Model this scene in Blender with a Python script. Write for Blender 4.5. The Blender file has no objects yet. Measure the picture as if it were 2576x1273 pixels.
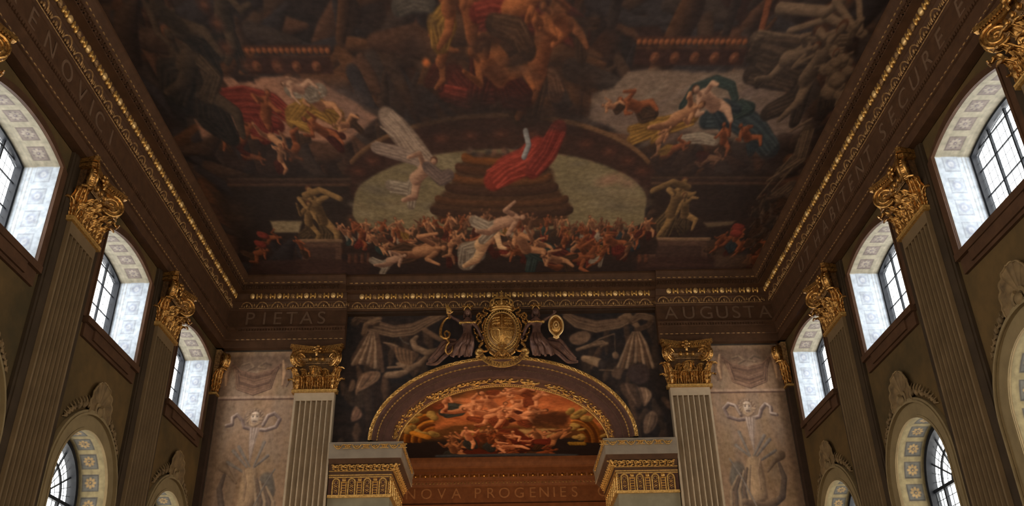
import bpy, math, random
import numpy as np
from mathutils import Vector, Matrix
from mathutils import noise as mnoise
C = bpy.context.scene.collection
SC = bpy.context.scene
PI = math.pi
random.seed(7)
# ------------------------------------------------------------------ camera
# the hall: x across (0 = centre line), y towards the end wall, z up; every height is given from
# the camera's eye level and lifted by EYE at the very end, so the floor lies at z = 0
EYE = 1.7
F, CY, X0 = 2222.7171, 644.7275, 0.0163
def cam_matrix(pitch=0.5063, yaw=0.0151, roll=-0.0199):
    cp, sp, c, s, cr, sr = math.cos(pitch), math.sin(pitch), math.cos(yaw), math.sin(yaw), math.cos(roll), math.sin(roll)
    Y = np.array([[c, -s, 0], [s, c, 0], [0, 0, 1]]); P = np.array([[1, 0, 0], [0, -sp, cp], [0, cp, sp]])
    return np.array([[cr, sr, 0], [-sr, cr, 0], [0, 0, 1]]) @ P @ Y
CM = cam_matrix()
cd = bpy.data.cameras.new('camera'); cam = bpy.data.objects.new('camera', cd); C.objects.link(cam)
R3 = Matrix(((CM[0][0], CM[1][0], -CM[2][0]), (CM[0][1], CM[1][1], -CM[2][1]), (CM[0][2], CM[1][2], -CM[2][2])))
cam.matrix_world = Matrix.Translation((-X0, 0, EYE)) @ R3.to_4x4()
cd.sensor_width = 36; cd.sensor_fit = 'HORIZONTAL'; cd.lens = 36 * F / 2576; cd.shift_y = (CY - 636.5) / 2576
cd.clip_end = 200
SC.camera = cam
# ------------------------------------------------------------------ light and exposure
SC.view_settings.view_transform = 'Standard'; SC.view_settings.look = 'None'
SC.view_settings.gamma = 1; SC.view_settings.use_curve_mapping = False
SC.view_settings.exposure = 0.0
WINDOW_W = 7.0      # radiance of the overcast daylight behind the glass
UPPER_HALL_W = 105  # tungsten light of the upper hall
w = bpy.data.worlds.new('overcast'); SC.world = w; w.use_nodes = True
w.node_tree.nodes['Background'].inputs[0].default_value = (1, .98, .94, 1)
w.node_tree.nodes['Background'].inputs[1].default_value = 4.5
def area(name, loc, direction, sx, sy, watts, col):
    l = bpy.data.lights.new(name, 'AREA'); l.shape = 'RECTANGLE'; l.size = sx; l.size_y = sy
    l.energy = watts; l.color = col
    o = bpy.data.objects.new(name, l); C.objects.link(o); o.location = loc
    o.rotation_euler = Vector(direction).to_track_quat('-Z', 'Y').to_euler()
    return o
XW, XF = 7.1865, 7.0           # side wall surface, face of the orders
YW, YF = 20.80, 20.54          # end wall surface, face of the orders
BAY = 4.129
BAYS = [10.86 + BAY * k for k in (-4, -3, -2, -1, 0, 1, 2)]
PIL = [8.796, 12.925, 17.054]
ZS, ZI, HW, RISE = 8.40, 6.60, 1.095, .20       # upper windows
LZ, LR, LB = 3.87, 1.03, 0.9                    # lower windows: springing, radius, sill
XG, XGL = 7.87, 7.80                            # glass planes
SKY = (1, .97, .92)
for yb in BAYS:
    for s in (-1, 1):
        area('upper_window_daylight', (s * (XG + .35), yb, 7.6), (-s, 0, 0), 2.6, 2.5, WINDOW_W * PI * 2.6 * 2.5 , SKY)
        area('lower_window_daylight', (s * (XGL + .45), yb, 2.9), (-s, 0, 0), 2.5, 4.6, WINDOW_W * PI * 2.5 * 4.6, (1, .90, .74))
area('rear_fill_light', (0, -8.6, 3.2), (0, 1, 0), 7, 9, 900, (1, .88, .70))  # added soft fill behind the camera, in front of the solid back wall
for x in (-3.4, 0, 3.4):
    area('upper_hall_lamp', (x, 24.6, 2.4), (0, .35, 1), 1.2, .6, UPPER_HALL_W, (1, .68, .40))
    area('far_wall_fill', (x, 25.2, 1.6), (0, 1, 1.1), 1.2, .5, 48, (1, .60, .32))  # added wash that brightens the far frieze and wall
area('arch_uplight', (0, 18.6, .4), (0, .35, 1), 1.6, .5, 100, (1, .66, .36))

# ------------------------------------------------------------------ helpers
def s2l(c):
    return tuple((v / 255 / 12.92) if v / 255 <= .04045 else ((v / 255 + .055) / 1.055) ** 2.4 for v in c)
def tag(o, label=None, cat=None, group=None, kind=None):
    if label: o['label'] = label
    if cat: o['category'] = cat
    if group: o['group'] = group
    if kind: o['kind'] = kind
    return o
def material(name, col, rough=.7, metal=0., var=.25, scale=6., bump=0., col2=None, det=6, spec=.12):
    m = bpy.data.materials.new(name); m.use_nodes = True; nt = m.node_tree; N = nt.nodes; b = N['Principled BSDF']
    b.inputs['Roughness'].default_value = rough; b.inputs['Metallic'].default_value = metal
    b.inputs['Specular IOR Level'].default_value = spec
    tc = N.new('ShaderNodeTexCoord'); no = N.new('ShaderNodeTexNoise'); no.inputs['Scale'].default_value = scale
    no.inputs['Detail'].default_value = det; no.inputs['Roughness'].default_value = .62
    nt.links.new(tc.outputs['Object'], no.inputs['Vector'])
    cr = N.new('ShaderNodeValToRGB'); e = cr.color_ramp.elements; e[0].position = .32; e[1].position = .68
    a = col if col2 is None else col2
    k = (1 - var) if col2 is None else 1
    e[0].color = (a[0] * k, a[1] * k, a[2] * k, 1)
    k2 = (1 + var) if col2 is None else 1
    e[1].color = (min(col[0] * k2, 1), min(col[1] * k2, 1), min(col[2] * k2, 1), 1)
    nt.links.new(no.outputs['Fac'], cr.inputs['Fac']); nt.links.new(cr.outputs['Color'], b.inputs['Base Color'])
    if bump:
        bp = N.new('ShaderNodeBump'); bp.inputs['Strength'].default_value = bump; bp.inputs['Distance'].default_value = .02
        n2 = N.new('ShaderNodeTexNoise'); n2.inputs['Scale'].default_value = scale * 5; nt.links.new(tc.outputs['Object'], n2.inputs['Vector'])
        nt.links.new(n2.outputs['Fac'], bp.inputs['Height']); nt.links.new(bp.outputs['Normal'], b.inputs['Normal'])
    return m
def paint_material(name, rough=.6, spec=.12):
    m = bpy.data.materials.new(name); m.use_nodes = True; nt = m.node_tree; N = nt.nodes; b = N['Principled BSDF']
    b.inputs['Roughness'].default_value = rough; b.inputs['Specular IOR Level'].default_value = spec
    a = N.new('ShaderNodeAttribute'); a.attribute_name = 'paint'
    tc = N.new('ShaderNodeTexCoord'); no = N.new('ShaderNodeTexNoise'); no.inputs['Scale'].default_value = 9; no.inputs['Detail'].default_value = 8
    nt.links.new(tc.outputs['Object'], no.inputs['Vector'])
    mr = N.new('ShaderNodeMapRange'); mr.inputs['To Min'].default_value = .78; mr.inputs['To Max'].default_value = 1.22
    mr.inputs['From Min'].default_value = .3; mr.inputs['From Max'].default_value = .7
    nt.links.new(no.outputs['Fac'], mr.inputs['Value'])
    mx = N.new('ShaderNodeVectorMath'); mx.operation = 'SCALE'
    nt.links.new(a.outputs['Color'], mx.inputs[0]); nt.links.new(mr.outputs['Result'], mx.inputs['Scale'])
    nt.links.new(mx.outputs['Vector'], b.inputs['Base Color'])
    return m
M = {}
M['wall'] = material('olive_brown_plaster', (.104, .058, .019), .75, 0, 0, .8, .15, col2=(.040, .027, .011), det=8)
M['endwall'] = material('dark_plaster', (.07, .05, .035), .8)
M['brown'] = material('umber_painted_moulding', (.058, .027, .013), .55, 0, .22, 5, .05)
M['brown_dark'] = material('dark_umber', (.036, .020, .012), .6, 0, .2, 5)
M['plum'] = material('plum_brown_marble', (.088, .040, .027), .5, 0, .2, 8)
M['plum_fluted'] = material('pilaster_brown', (.120, .076, .037), .6, 0, .15, 3)
M['fluted_grey'] = material('pilaster_grey', (.34, .25, .16), .6, 0, .14, 3)
M['stone'] = material('grey_green_stone', (.18, .15, .095), .7, 0, .14, 2.5, .05)
M['stone_grey'] = material('plum_grey_stone', (.20, .155, .11), .6, 0, .12, 3)
M['gold'] = material('gilding', (.64, .33, .085), .36, .85, 0, 24, .1, col2=(.10, .042, .013), spec=.5)
M['gold_pale'] = material('pale_gilding', (.76, .44, .13), .40, .7, 0, 24, .05, col2=(.30, .155, .035), spec=.5)
M['gold_dull'] = material('worn_gilding', (.46, .26, .10), .5, .5, 0, 18, .05, col2=(.10, .05, .025))
M['bead'] = material('bright_gilding', (.66, .42, .17), .38, .6, .15, 20)
M['bronze'] = material('painted_bronze', (.17, .085, .055), .42, .35, 0, 9, .05, col2=(.06, .032, .026))
M['letter'] = material('faint_lettering', (.11, .062, .036), .6, 0, .15, 8)
M['letter_dark'] = material('motto_lettering', (.09, .035, .015), .6)
M['relief'] = material('grisaille_relief', (.26, .175, .10), .65, 0, 0, 5, .05, col2=(.10, .066, .042))
M['iron'] = material('black_window_iron', (.012, .013, .016), .5)
M['lead'] = material('window_lead', (.06, .065, .07), .6)
M['floor'] = material('pale_flagstone', (.42, .38, .32), .5, 0, .15, 1.5)
M['back'] = material('limewashed_back_wall', (.30, .26, .2), .8)
M['paint'] = paint_material('oil_painting')
M['paint_fresh'] = paint_material('painted_reveal', .75, .15)
def glass_material():
    m = bpy.data.materials.new('window_glass'); m.use_nodes = True; nt = m.node_tree; N = nt.nodes
    N.remove(N['Principled BSDF']); out = N['Material Output']
    t = N.new('ShaderNodeBsdfTransparent'); t.inputs[0].default_value = (.96, .98, 1, 1)
    g = N.new('ShaderNodeBsdfGlossy'); g.inputs['Roughness'].default_value = .05
    mx = N.new('ShaderNodeMixShader'); mx.inputs[0].default_value = .06
    nt.links.new(t.outputs[0], mx.inputs[1]); nt.links.new(g.outputs[0], mx.inputs[2]); nt.links.new(mx.outputs[0], out.inputs[0])
    return m
M['glass'] = glass_material()

class MB:
    def __init__(s, T=None): s.v = []; s.f = []; s.T = T
    def add(s, vs, fs, T=None):
        n = len(s.v); T = T if T is not None else s.T
        for p in vs: s.v.append(tuple(T @ Vector(p)) if T is not None else tuple(p))
        for f in fs: s.f.append(tuple(i + n for i in f))
    def box(s, x0, x1, y0, y1, z0, z1, T=None):
        s.add([(x0, y0, z0), (x1, y0, z0), (x1, y1, z0), (x0, y1, z0), (x0, y0, z1), (x1, y0, z1), (x1, y1, z1), (x0, y1, z1)],
              [(0, 3, 2, 1), (4, 5, 6, 7), (0, 1, 5, 4), (1, 2, 6, 5), (2, 3, 7, 6), (3, 0, 4, 7)], T)
    def grid(s, fn, nu, nv, T=None, closeu=False):
        vs = [fn(i / nu, j / nv) for j in range(nv + 1) for i in range(nu + 1)]
        fs = [(j * (nu + 1) + i, j * (nu + 1) + i + 1, (j + 1) * (nu + 1) + i + 1, (j + 1) * (nu + 1) + i) for j in range(nv) for i in range(nu)]
        s.add(vs, fs, T)
    curvy = False                                        # when set, short paths are drawn as smooth curves
    def tube(s, pts, r, n=7, T=None, flat=1.0):
        pts = [Vector(p) for p in pts]; m = len(pts); vs = []; fs = []
        rr = list(r) if isinstance(r, (list, tuple)) else [r] * m
        if MB.curvy and 3 <= m <= 18:
            P = [pts[0]] + pts + [pts[-1]]; q = []; w_ = []
            for i in range(m - 1):
                a, b, c, d = P[i:i + 4]
                for k in range(5):
                    t = k / 5; q.append(.5 * (2 * b + (c - a) * t + (2 * a - 5 * b + 4 * c - d) * t * t + (3 * b - 3 * c + d - a) * t ** 3)); w_.append(rr[i] * (1 - t) + rr[i + 1] * t)
            pts = q + [pts[-1]]; rr = w_ + [rr[m - 1]]; m = len(pts)
        up = None
        for i, p in enumerate(pts):
            d = (pts[min(i + 1, m - 1)] - pts[max(i - 1, 0)])
            d = d.normalized() if d.length > 1e-9 else Vector((0, 0, 1))
            if up is None:
                up = Vector((0, 1, 0)) if abs(d.y) < .9 else Vector((1, 0, 0))
            a = (up - d * up.dot(d)); a = a.normalized() if a.length > 1e-6 else d.orthogonal().normalized()
            up = a; b = d.cross(a)
            for k in range(n):
                t = 2 * PI * k / n
                vs.append(p + (a * math.cos(t) * flat + b * math.sin(t)) * rr[i])
        for i in range(m - 1):
            for k in range(n):
                fs.append((i * n + k, i * n + (k + 1) % n, (i + 1) * n + (k + 1) % n, (i + 1) * n + k))
        fs.append(tuple(range(n))[::-1]); fs.append(tuple((m - 1) * n + k for k in range(n)))
        s.add(vs, fs, T)
    def ball(s, c, rx, ry, rz, nu=10, nv=6, T=None):
        vs = [(c[0], c[1], c[2] - rz)]; fs = []
        for j in range(1, nv):
            a = PI * j / nv
            for i in range(nu):
                t = 2 * PI * i / nu
                vs.append((c[0] + rx * math.sin(a) * math.cos(t), c[1] + ry * math.sin(a) * math.sin(t), c[2] - rz * math.cos(a)))
        vs.append((c[0], c[1], c[2] + rz)); L = len(vs) - 1
        for i in range(nu): fs.append((0, 1 + (i + 1) % nu, 1 + i)); fs.append((L, L - nu + i, L - nu + (i + 1) % nu))
        for j in range(nv - 2):
            for i in range(nu):
                a = 1 + j * nu; fs.append((a + i, a + (i + 1) % nu, a + nu + (i + 1) % nu, a + nu + i))
        s.add(vs, fs, T)
    def prism(s, poly, y0, y1, T=None):      # poly in (x, z), extruded along y
        n = len(poly); vs = [(p[0], y0, p[1]) for p in poly] + [(p[0], y1, p[1]) for p in poly]
        fs = [(i, (i + 1) % n, n + (i + 1) % n, n + i) for i in range(n)] + [tuple(range(n))[::-1], tuple(range(n, 2 * n))]
        s.add(vs, fs, T)
    def mesh(s, name, mat, smooth=True):
        me = bpy.data.meshes.new(name); me.from_pydata(s.v, [], s.f); me.validate(); me.update()
        if mat: me.materials.append(mat)
        if smooth:
            me.polygons.foreach_set('use_smooth', [True] * len(me.polygons))
            try: me.set_sharp_from_angle(angle=math.radians(38))
            except Exception: pass
        return me
    def build(s, name, mat, parent=None, smooth=True):
        return obj(name, s.mesh(name, mat, smooth), parent)
def obj(name, me, parent=None, mw=None):
    o = bpy.data.objects.new(name, me); C.objects.link(o)
    if parent is not None: o.parent = parent
    if mw is not None: o.matrix_local = mw
    return o
def empty(name, mw=None):
    o = bpy.data.objects.new(name, None); C.objects.link(o); o.empty_display_size = .3
    if mw is not None: o.matrix_world = mw
    return o
def copy_tree(o, parent=None):
    c = o.copy(); C.objects.link(c); c.parent = parent
    if parent is not None: c.matrix_parent_inverse = o.matrix_parent_inverse.copy()
    for ch in [q for q in bpy.data.objects if q.parent == o]: copy_tree(ch, c)
    return c
def plate(name, loops, T, depth, mat, parent=None):
    """flat plate with holes; loops in its own (x, y), first is the outline; extruded to depth along -z of T"""
    cu = bpy.data.curves.new(name, 'CURVE'); cu.dimensions = '2D'; cu.fill_mode = 'BOTH'; cu.extrude = depth / 2
    for lp in loops:
        sp = cu.splines.new('POLY'); sp.points.add(len(lp) - 1); sp.use_cyclic_u = True
        for i, p in enumerate(lp): sp.points[i].co = (p[0], p[1], 0, 1)
    t = bpy.data.objects.new('tmp', cu); C.objects.link(t)
    me = bpy.data.meshes.new_from_object(t.evaluated_get(bpy.context.evaluated_depsgraph_get()))
    bpy.data.objects.remove(t)
    me.transform(T); me.materials.clear(); me.materials.append(mat); me.name = name
    return obj(name, me, parent)
def text_mesh(txt, size, depth, mat):
    cu = bpy.data.curves.new('lettering', 'FONT'); cu.body = txt; cu.size = size; cu.extrude = depth; cu.align_x = 'CENTER'; cu.align_y = 'CENTER'
    t = bpy.data.objects.new('tmp', cu); C.objects.link(t)
    me = bpy.data.meshes.new_from_object(t.evaluated_get(bpy.context.evaluated_depsgraph_get()))
    bpy.data.objects.remove(t); me.materials.clear(); me.materials.append(mat)
    return me
# wall frames: local x to the right as one faces the wall, local y into the wall, local z up
def on_end(x, y, z=0): return Matrix.Translation((x, y, z))
def on_right(y, x=XW, z=0): return Matrix.Translation((x, y, z)) @ Matrix.Rotation(-PI / 2, 4, 'Z')
def on_left(y, x=-XW, z=0): return Matrix.Translation((x, y, z)) @ Matrix.Rotation(PI / 2, 4, 'Z')
def wallT(s, y, z=0): return on_right(y, XW, z) if s > 0 else on_left(y, -XW, z)

# ------------------------------------------------------------------ painting kit
def px_on_z(u, v, z):
    d = CM.T @ np.array([(u - 1288) / F, -(v - CY) / F, 1.]); t = z / d[2]; return d[0] * t - X0, d[1] * t
def px_on_y(u, v, y):
    d = CM.T @ np.array([(u - 1288) / F, -(v - CY) / F, 1.]); t = y / d[1]; return d[0] * t - X0, d[2] * t
def smooth_noise(H, W, cells, rng):
    out = np.zeros((H, W))
    amp = 1.; tot = 0
    for o in range(4):
        n = int(cells * 2 ** o) + 2
        g = rng.random((n + 1, n + 1))
        yy = np.linspace(0, n - 1e-6, H); xx = np.linspace(0, n - 1e-6, W)
        yi = yy.astype(int); xi = xx.astype(int); fy = (yy - yi)[:, None]; fx = (xx - xi)[None, :]
        fy = fy * fy * (3 - 2 * fy); fx = fx * fx * (3 - 2 * fx)
        a = g[yi][:, xi]; b = g[yi][:, xi + 1]; c = g[yi + 1][:, xi]; d = g[yi + 1][:, xi + 1]
        out += amp * ((a * (1 - fx) + b * fx) * (1 - fy) + (c * (1 - fx) + d * fx) * fy); tot += amp; amp *= .5
    return out / tot
class Canvas:
    """a painted surface in metres; x to the right, y up; colours are mixed like pigment in display values 0-255"""
    def __init__(s, x0, x1, y0, y1, res, base, seed=1):
        s.x0, s.x1, s.y0, s.y1, s.res = x0, x1, y0, y1, res
        s.W = int((x1 - x0) / res) + 1; s.H = int((y1 - y0) / res) + 1
        s.c = np.empty((s.H, s.W, 3)); s.c[:] = base
        s.rng = np.random.default_rng(seed)
        s.X = np.linspace(x0, x1, s.W)[None, :]; s.Y = np.linspace(y0, y1, s.H)[:, None]
    def win(s, xa, xb, ya, yb):
        i0 = max(0, int((xa - s.x0) / s.res)); i1 = min(s.W, int((xb - s.x0) / s.res) + 2)
        j0 = max(0, int((ya - s.y0) / s.res)); j1 = min(s.H, int((yb - s.y0) / s.res) + 2)
        return (slice(j0, j1), slice(i0, i1)) if i1 > i0 and j1 > j0 else None
    def mix(s, w, a, col):
        a = a[..., None]; s.c[w] = s.c[w] * (1 - a) + np.asarray(col) * a
    def cloud(s, amount, cells, col=None):
        n = smooth_noise(s.H, s.W, cells, s.rng) - .5
        if col is None: s.c *= (1 + 2 * amount * n)[..., None]
        else:
            a = np.clip(n * 4 + .2, 0, 1) * amount; s.mix((slice(None), slice(None)), a, col)
    def blob(s, x, y, rx, ry, col, alpha=1., ang=0., soft=.5):
        R = max(rx, ry) * 1.3; w = s.win(x - R, x + R, y - R, y + R)
        if w is None: return
        dx = s.X[:, w[1]] - x; dy = s.Y[w[0], :] - y; ca, sa = math.cos(ang), math.sin(ang)
        d = np.sqrt(((dx * ca + dy * sa) / rx) ** 2 + ((-dx * sa + dy * ca) / ry) ** 2)
        s.mix(w, np.clip((1 - d) / max(soft, 1e-3), 0, 1) * alpha, col)
    rounded = False
    def poly(s, pts, col, alpha=1., soft=.03, rough=0.):
        if s.rounded:
            for _ in range(2): pts = [q for i in range(len(pts)) for q in (tuple(.75 * a + .25 * b for a, b in zip(pts[i], pts[(i + 1) % len(pts)])), tuple(.25 * a + .75 * b for a, b in zip(pts[i], pts[(i + 1) % len(pts)])))]
        xs = [p[0] for p in pts]; ys = [p[1] for p in pts]; w = s.win(min(xs) - .2, max(xs) + .2, min(ys) - .2, max(ys) + .2)
        if w is None: return
        X = s.X[:, w[1]] + 0 * s.Y[w[0], :]; Y = s.Y[w[0], :] + 0 * s.X[:, w[1]]
        if rough:
            n1 = smooth_noise(*X.shape, 6, s.rng) - .5; n2 = smooth_noise(*X.shape, 6, s.rng) - .5; X = X + n1 * rough; Y = Y + n2 * rough
        inside = np.zeros(X.shape, bool); dist = np.full(X.shape, 1e9); n = len(pts)
        for i in range(n):
            (xa, ya), (xb, yb) = pts[i], pts[(i + 1) % n]
            cond = ((ya > Y) != (yb > Y)); 
            with np.errstate(divide='ignore', invalid='ignore'):
                xc = (xb - xa) * (Y - ya) / (yb - ya + 1e-12) + xa
            inside ^= cond & (X < xc)
            L2 = (xb - xa) ** 2 + (yb - ya) ** 2 + 1e-12
            t = np.clip(((X - xa) * (xb - xa) + (Y - ya) * (yb - ya)) / L2, 0, 1)
            dist = np.minimum(dist, np.hypot(X - xa - t * (xb - xa), Y - ya - t * (yb - ya)))
        sd = np.where(inside, dist, -dist)
        s.mix(w, np.clip(sd / soft + .5, 0, 1) * alpha, col)
    def tube(s, pts, r, lo, hi, light=(-.6, .7), alpha=1.):
        """a modelled form: limb, fold or shaft, from shadow colour lo to light colour hi"""
        P = []; m = len(pts); rr = r if isinstance(r, (list, tuple)) else [r] * m
        # smooth the path a little
        for i in range(m - 1):
            L = math.dist(pts[i], pts[i + 1]); n = max(2, int(L / max(s.res * 1.1, min(rr) * .35)))
            for k in range(n):
                t = k / n; P.append((pts[i][0] * (1 - t) + pts[i + 1][0] * t, pts[i][1] * (1 - t) + pts[i + 1][1] * t, rr[i] * (1 - t) + rr[i + 1] * t))
        P.append((*pts[-1], rr[-1])); ll = math.hypot(*light); lx, ly = light[0] / ll, light[1] / ll
        lo = np.asarray(lo, float); hi = np.asarray(hi, float)
        for (x, y, q) in P:
            w = s.win(x - q, x + q, y - q, y + q)
            if w is None: continue
            dx = (s.X[:, w[1]] - x) / q; dy = (s.Y[w[0], :] - y) / q; d2 = dx * dx + dy * dy
            t = np.clip(.45 + .55 * (dx * lx + dy * ly) + .25 * np.sqrt(np.clip(1 - d2, 0, 1)), 0, 1)[..., None]
            col = lo * (1 - t) + hi * t
            a = (np.clip((1 - np.sqrt(d2)) / .25, 0, 1) * alpha)[..., None]
            s.c[w] = s.c[w] * (1 - a) + col * a
    def cloth(s, pts, width, lo, hi, folds=4, light=(-.6, .7)):
        m = len(pts)
        s.tube(pts, [width * (.75 + .25 * math.sin(PI * i / (m - 1))) for i in range(m)], lo, [l * .55 + h * .45 for l, h in zip(lo, hi)], light)
        for k in range(folds):
            o = (k + .5) / folds * 2 - 1
            q = []
            for i, p in enumerate(pts):
                a = pts[max(i - 1, 0)]; b = pts[min(i + 1, m - 1)]; dx, dy = b[0] - a[0], b[1] - a[1]; L = math.hypot(dx, dy) + 1e-9
                wv = width * (.8 * o + .15 * s.rng.normal() * .6)
                q.append((p[0] - dy / L * wv, p[1] + dx / L * wv))
            s.tube(q, width * .55 / folds * s.rng.uniform(.7, 1.3), lo, hi, light, .75)
    def figure(s, x, y, size, ang, flesh, cloth, up=1, hair=(50, 30, 20), arms=None):
        """a small draped figure seen from below; ang turns it, flesh and cloth are (shadow, light)"""
        r = s.rng; ca, sa = math.cos(ang), math.sin(ang)
        def q(a, b): a *= size; b *= size * up; return (x + a * ca - b * sa, y + a * sa + b * ca)
        lt = (-.6, .7 * up)
        k = r.uniform(-.12, .12)
        s.cloth([q(-.1 + k, -.5), q(-.05 - k, -.28), q(.02, -.05)], size * .15, *cloth, 4, lt)
        s.cloth([q(.14 - k, -.48), q(.08, -.2), q(.0, -.03)], size * .11, *cloth, 3, lt)
        kx = r.uniform(-.14, .14)
        s.tube([q(.05, -.08), q(.14 + kx, -.3), q(.05 + kx, -.52)], [size * .085, size * .07, size * .04], *flesh, lt)
        s.tube([q(0, -.06), q(.01, .1), q(.0, .24)], [size * .12, size * .11, size * .13], *flesh, lt)
        for sd in (-1, 1):
            e = (sd * r.uniform(.16, .26), r.uniform(.02, .32)); h = (sd * r.uniform(.08, .38), r.uniform(-.02, .42))
            s.tube([q(sd * .09, .24), q(*e), q(*h)], [size * .056, size * .046, size * .03], *flesh, lt)
        s.tube([q(.0, .3), q(.01, .38)], size * .035, *flesh, lt)
        s.tube([q(.012, .42), q(.012, .44)], size * .066, hair, [h * 1.6 for h in hair], lt)
        s.tube([q(.02, .41), q(.02, .42)], size * .052, *flesh, lt)
    def soften(s, n=1, lift=None):
        for _ in range(n):
            p = np.pad(s.c, ((1, 1), (1, 1), (0, 0)), 'edge'); s.c = (p[:-2, 1:-1] + p[2:, 1:-1] + p[1:-1, :-2] + p[1:-1, 2:] + 2 * p[1:-1, 1:-1]) / 6
        if lift: s.c = lift[0] + (s.c - lift[0]) * lift[1]
    def mesh(s, name, fn, mat, gain, keep=None, parent=None):
        me = bpy.data.meshes.new(name); H, W = s.H, s.W
        XX = np.broadcast_to(s.X, (H, W)).ravel(); YY = np.broadcast_to(s.Y, (H, W)).ravel()
        co = fn(XX, YY).astype(np.float32)
        me.vertices.add(H * W); me.vertices.foreach_set('co', co.ravel())
        i = np.arange(W - 1)[None, :]; j = np.arange(H - 1)[:, None]; a = (j * W + i)
        q = np.stack([a, a + 1, a + W + 1, a + W], -1).reshape(-1, 4)
        if keep is not None:
            cx = (XX[q[:, 0]] + XX[q[:, 2]]) / 2; cy = (YY[q[:, 0]] + YY[q[:, 2]]) / 2; q = q[keep(cx, cy)]
        n = len(q); me.loops.add(n * 4); me.loops.foreach_set('vertex_index', q.ravel().astype(np.int32))
        me.polygons.add(n); me.polygons.foreach_set('loop_start', (np.arange(n) * 4).astype(np.int32))
        me.update(calc_edges=True)
        c = np.clip(s.c / 255, 0, 1); lin = np.where(c <= .04045, c / 12.92, ((c + .055) / 1.055) ** 2.4) * gain
        at = me.color_attributes.new('paint', 'FLOAT_COLOR', 'POINT')
        rgba = np.ones((H * W, 4), np.float32); rgba[:, :3] = np.clip(lin, 0, .85).reshape(-1, 3); at.data.foreach_set('color', rgba.ravel())
        me.materials.append(mat)
        return obj(name, me, parent)
# ------------------------------------------------------------------ shell of the hall
ZC, ZF = 10.64, -EYE
def TYZ(x): return Matrix(((0, 0, 1, x), (1, 0, 0, 0), (0, 1, 0, 0), (0, 0, 0, 1)))     # plate x,y -> world y,z
def TXZ(y): return Matrix(((1, 0, 0, 0), (0, 0, -1, y), (0, 1, 0, 0), (0, 0, 0, 1)))    # plate x,y -> world x,z
def seg_arc(hw, z0, rise, n=16):                        # segmental arch, from +hw to -hw
    R = (hw * hw + rise * rise) / (2 * rise); a = math.asin(hw / R); zc = z0 + rise - R
    return [(R * math.sin(a - 2 * a * i / n), zc + R * math.cos(a - 2 * a * i / n)) for i in range(n + 1)]
def upper_outline(hw=HW, zi=ZI, zs=ZS, rise=RISE): return [(-hw, zi), (hw, zi)] + seg_arc(hw, zs, rise)
def round_arc(r, z0, n=28): return [(r * math.cos(PI * i / n), z0 + r * math.sin(PI * i / n)) for i in range(n + 1)]
def lower_outline(r=LR, zb=LB): return [(-r, zb), (r, zb)] + round_arc(r, LZ)
for s, nm in ((-1, 'wall_left'), (1, 'wall_right')):
    loops = [[(-8.9, ZF), (31, ZF), (31, 11), (-8.9, 11)]]
    for yb in BAYS:
        loops.append([(yb + a, b) for a, b in upper_outline(HW + .012, ZI - .012, ZS, RISE + .012)]); loops.append([(yb + a, b) for a, b in lower_outline(LR + .012, LB - .012)])
    tag(plate(nm, loops, TYZ(s * (XW + .06)), .12, M['wall']), kind='structure')
mb = MB(); mb.box(-7.4, 7.4, -9, 31, ZF - .2, ZF); tag(mb.build('floor', M['floor'], smooth=False), kind='structure')
mb = MB(); mb.box(-7.4, 7.4, -9, 21.4, ZC + .02, ZC + .3); tag(mb.build('ceiling', M['brown_dark'], smooth=False), kind='structure')
mb = MB(); mb.box(-7.4, 7.4, -9.1, -8.9, ZF, ZC + .1); tag(mb.build('wall_back', M['back'], smooth=False), kind='structure')
# end wall pierced by the great arch; the opening goes down to the floor between the piers
AA, AB, BA, BB, AZ = 2.71, 1.61, 3.22, 2.10, 6.43      # archivolt: inner and outer half axes, springing
def ell(t, s):                                          # t 0..1 along the arch, s 0 inner .. 1 outer
    a = AA + (BA - AA) * s; b = AB + (BB - AB) * s; th = PI * t
    return a * math.cos(th), AZ + b * math.sin(th)
arch = [ell(i / 60, .25) for i in range(61)]
outline = [(-7.3, ZF), (-4.11, ZF), (-4.11, 6.34), (arch[-1][0], 6.34)] + arch[::-1] + [(arch[0][0], 6.34), (4.11, 6.34), (4.11, ZF), (7.3, ZF), (7.3, 11), (-7.3, 11)]
tag(plate('wall_end', [outline], TXZ(YW + .14), .28, M['endwall']), kind='structure')

# ------------------------------------------------------------------ windows with painted reveals
def arc_path(kind):
    """opening outline from the lower left, up, over and down; returns points and running lengths"""
    if kind == 'upper': p = [(-HW, ZI)] + [(-HW, ZI + (ZS - ZI) * i / 8) for i in range(1, 8)] + [(x, z) for x, z in seg_arc(HW, ZS, RISE, 40)[::-1]] + [(HW, ZS - (ZS - ZI) * i / 8) for i in range(1, 9)]
    else: p = [(-LR, LB)] + [(-LR, LB + (LZ - LB) * i / 8) for i in range(1, 8)] + [(x, z) for x, z in round_arc(LR, LZ, 60)[::-1]] + [(LR, LZ - (LZ - LB) * i / 8) for i in range(1, 9)]
    L = [0.]
    for a, b in zip(p, p[1:]): L.append(L[-1] + math.dist(a, b))
    return np.array(p), np.array(L)
def rosette(cv, x, y, r, dark, light):
    for k in range(8):
        a = 2 * PI * k / 8; cv.blob(x + r * .55 * math.cos(a), y + r * .55 * math.sin(a), r * .34, r * .24, light, .8, a, .5)
        cv.blob(x + r * .8 * math.cos(a + .4), y + r * .8 * math.sin(a + .4), r * .12, r * .1, dark, .7, a, .5)
    cv.blob(x, y, r * .26, r * .26, dark, .8, 0, .4); cv.blob(x - r * .03, y + r * .04, r * .16, r * .16, light, .9, 0, .5)
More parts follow.
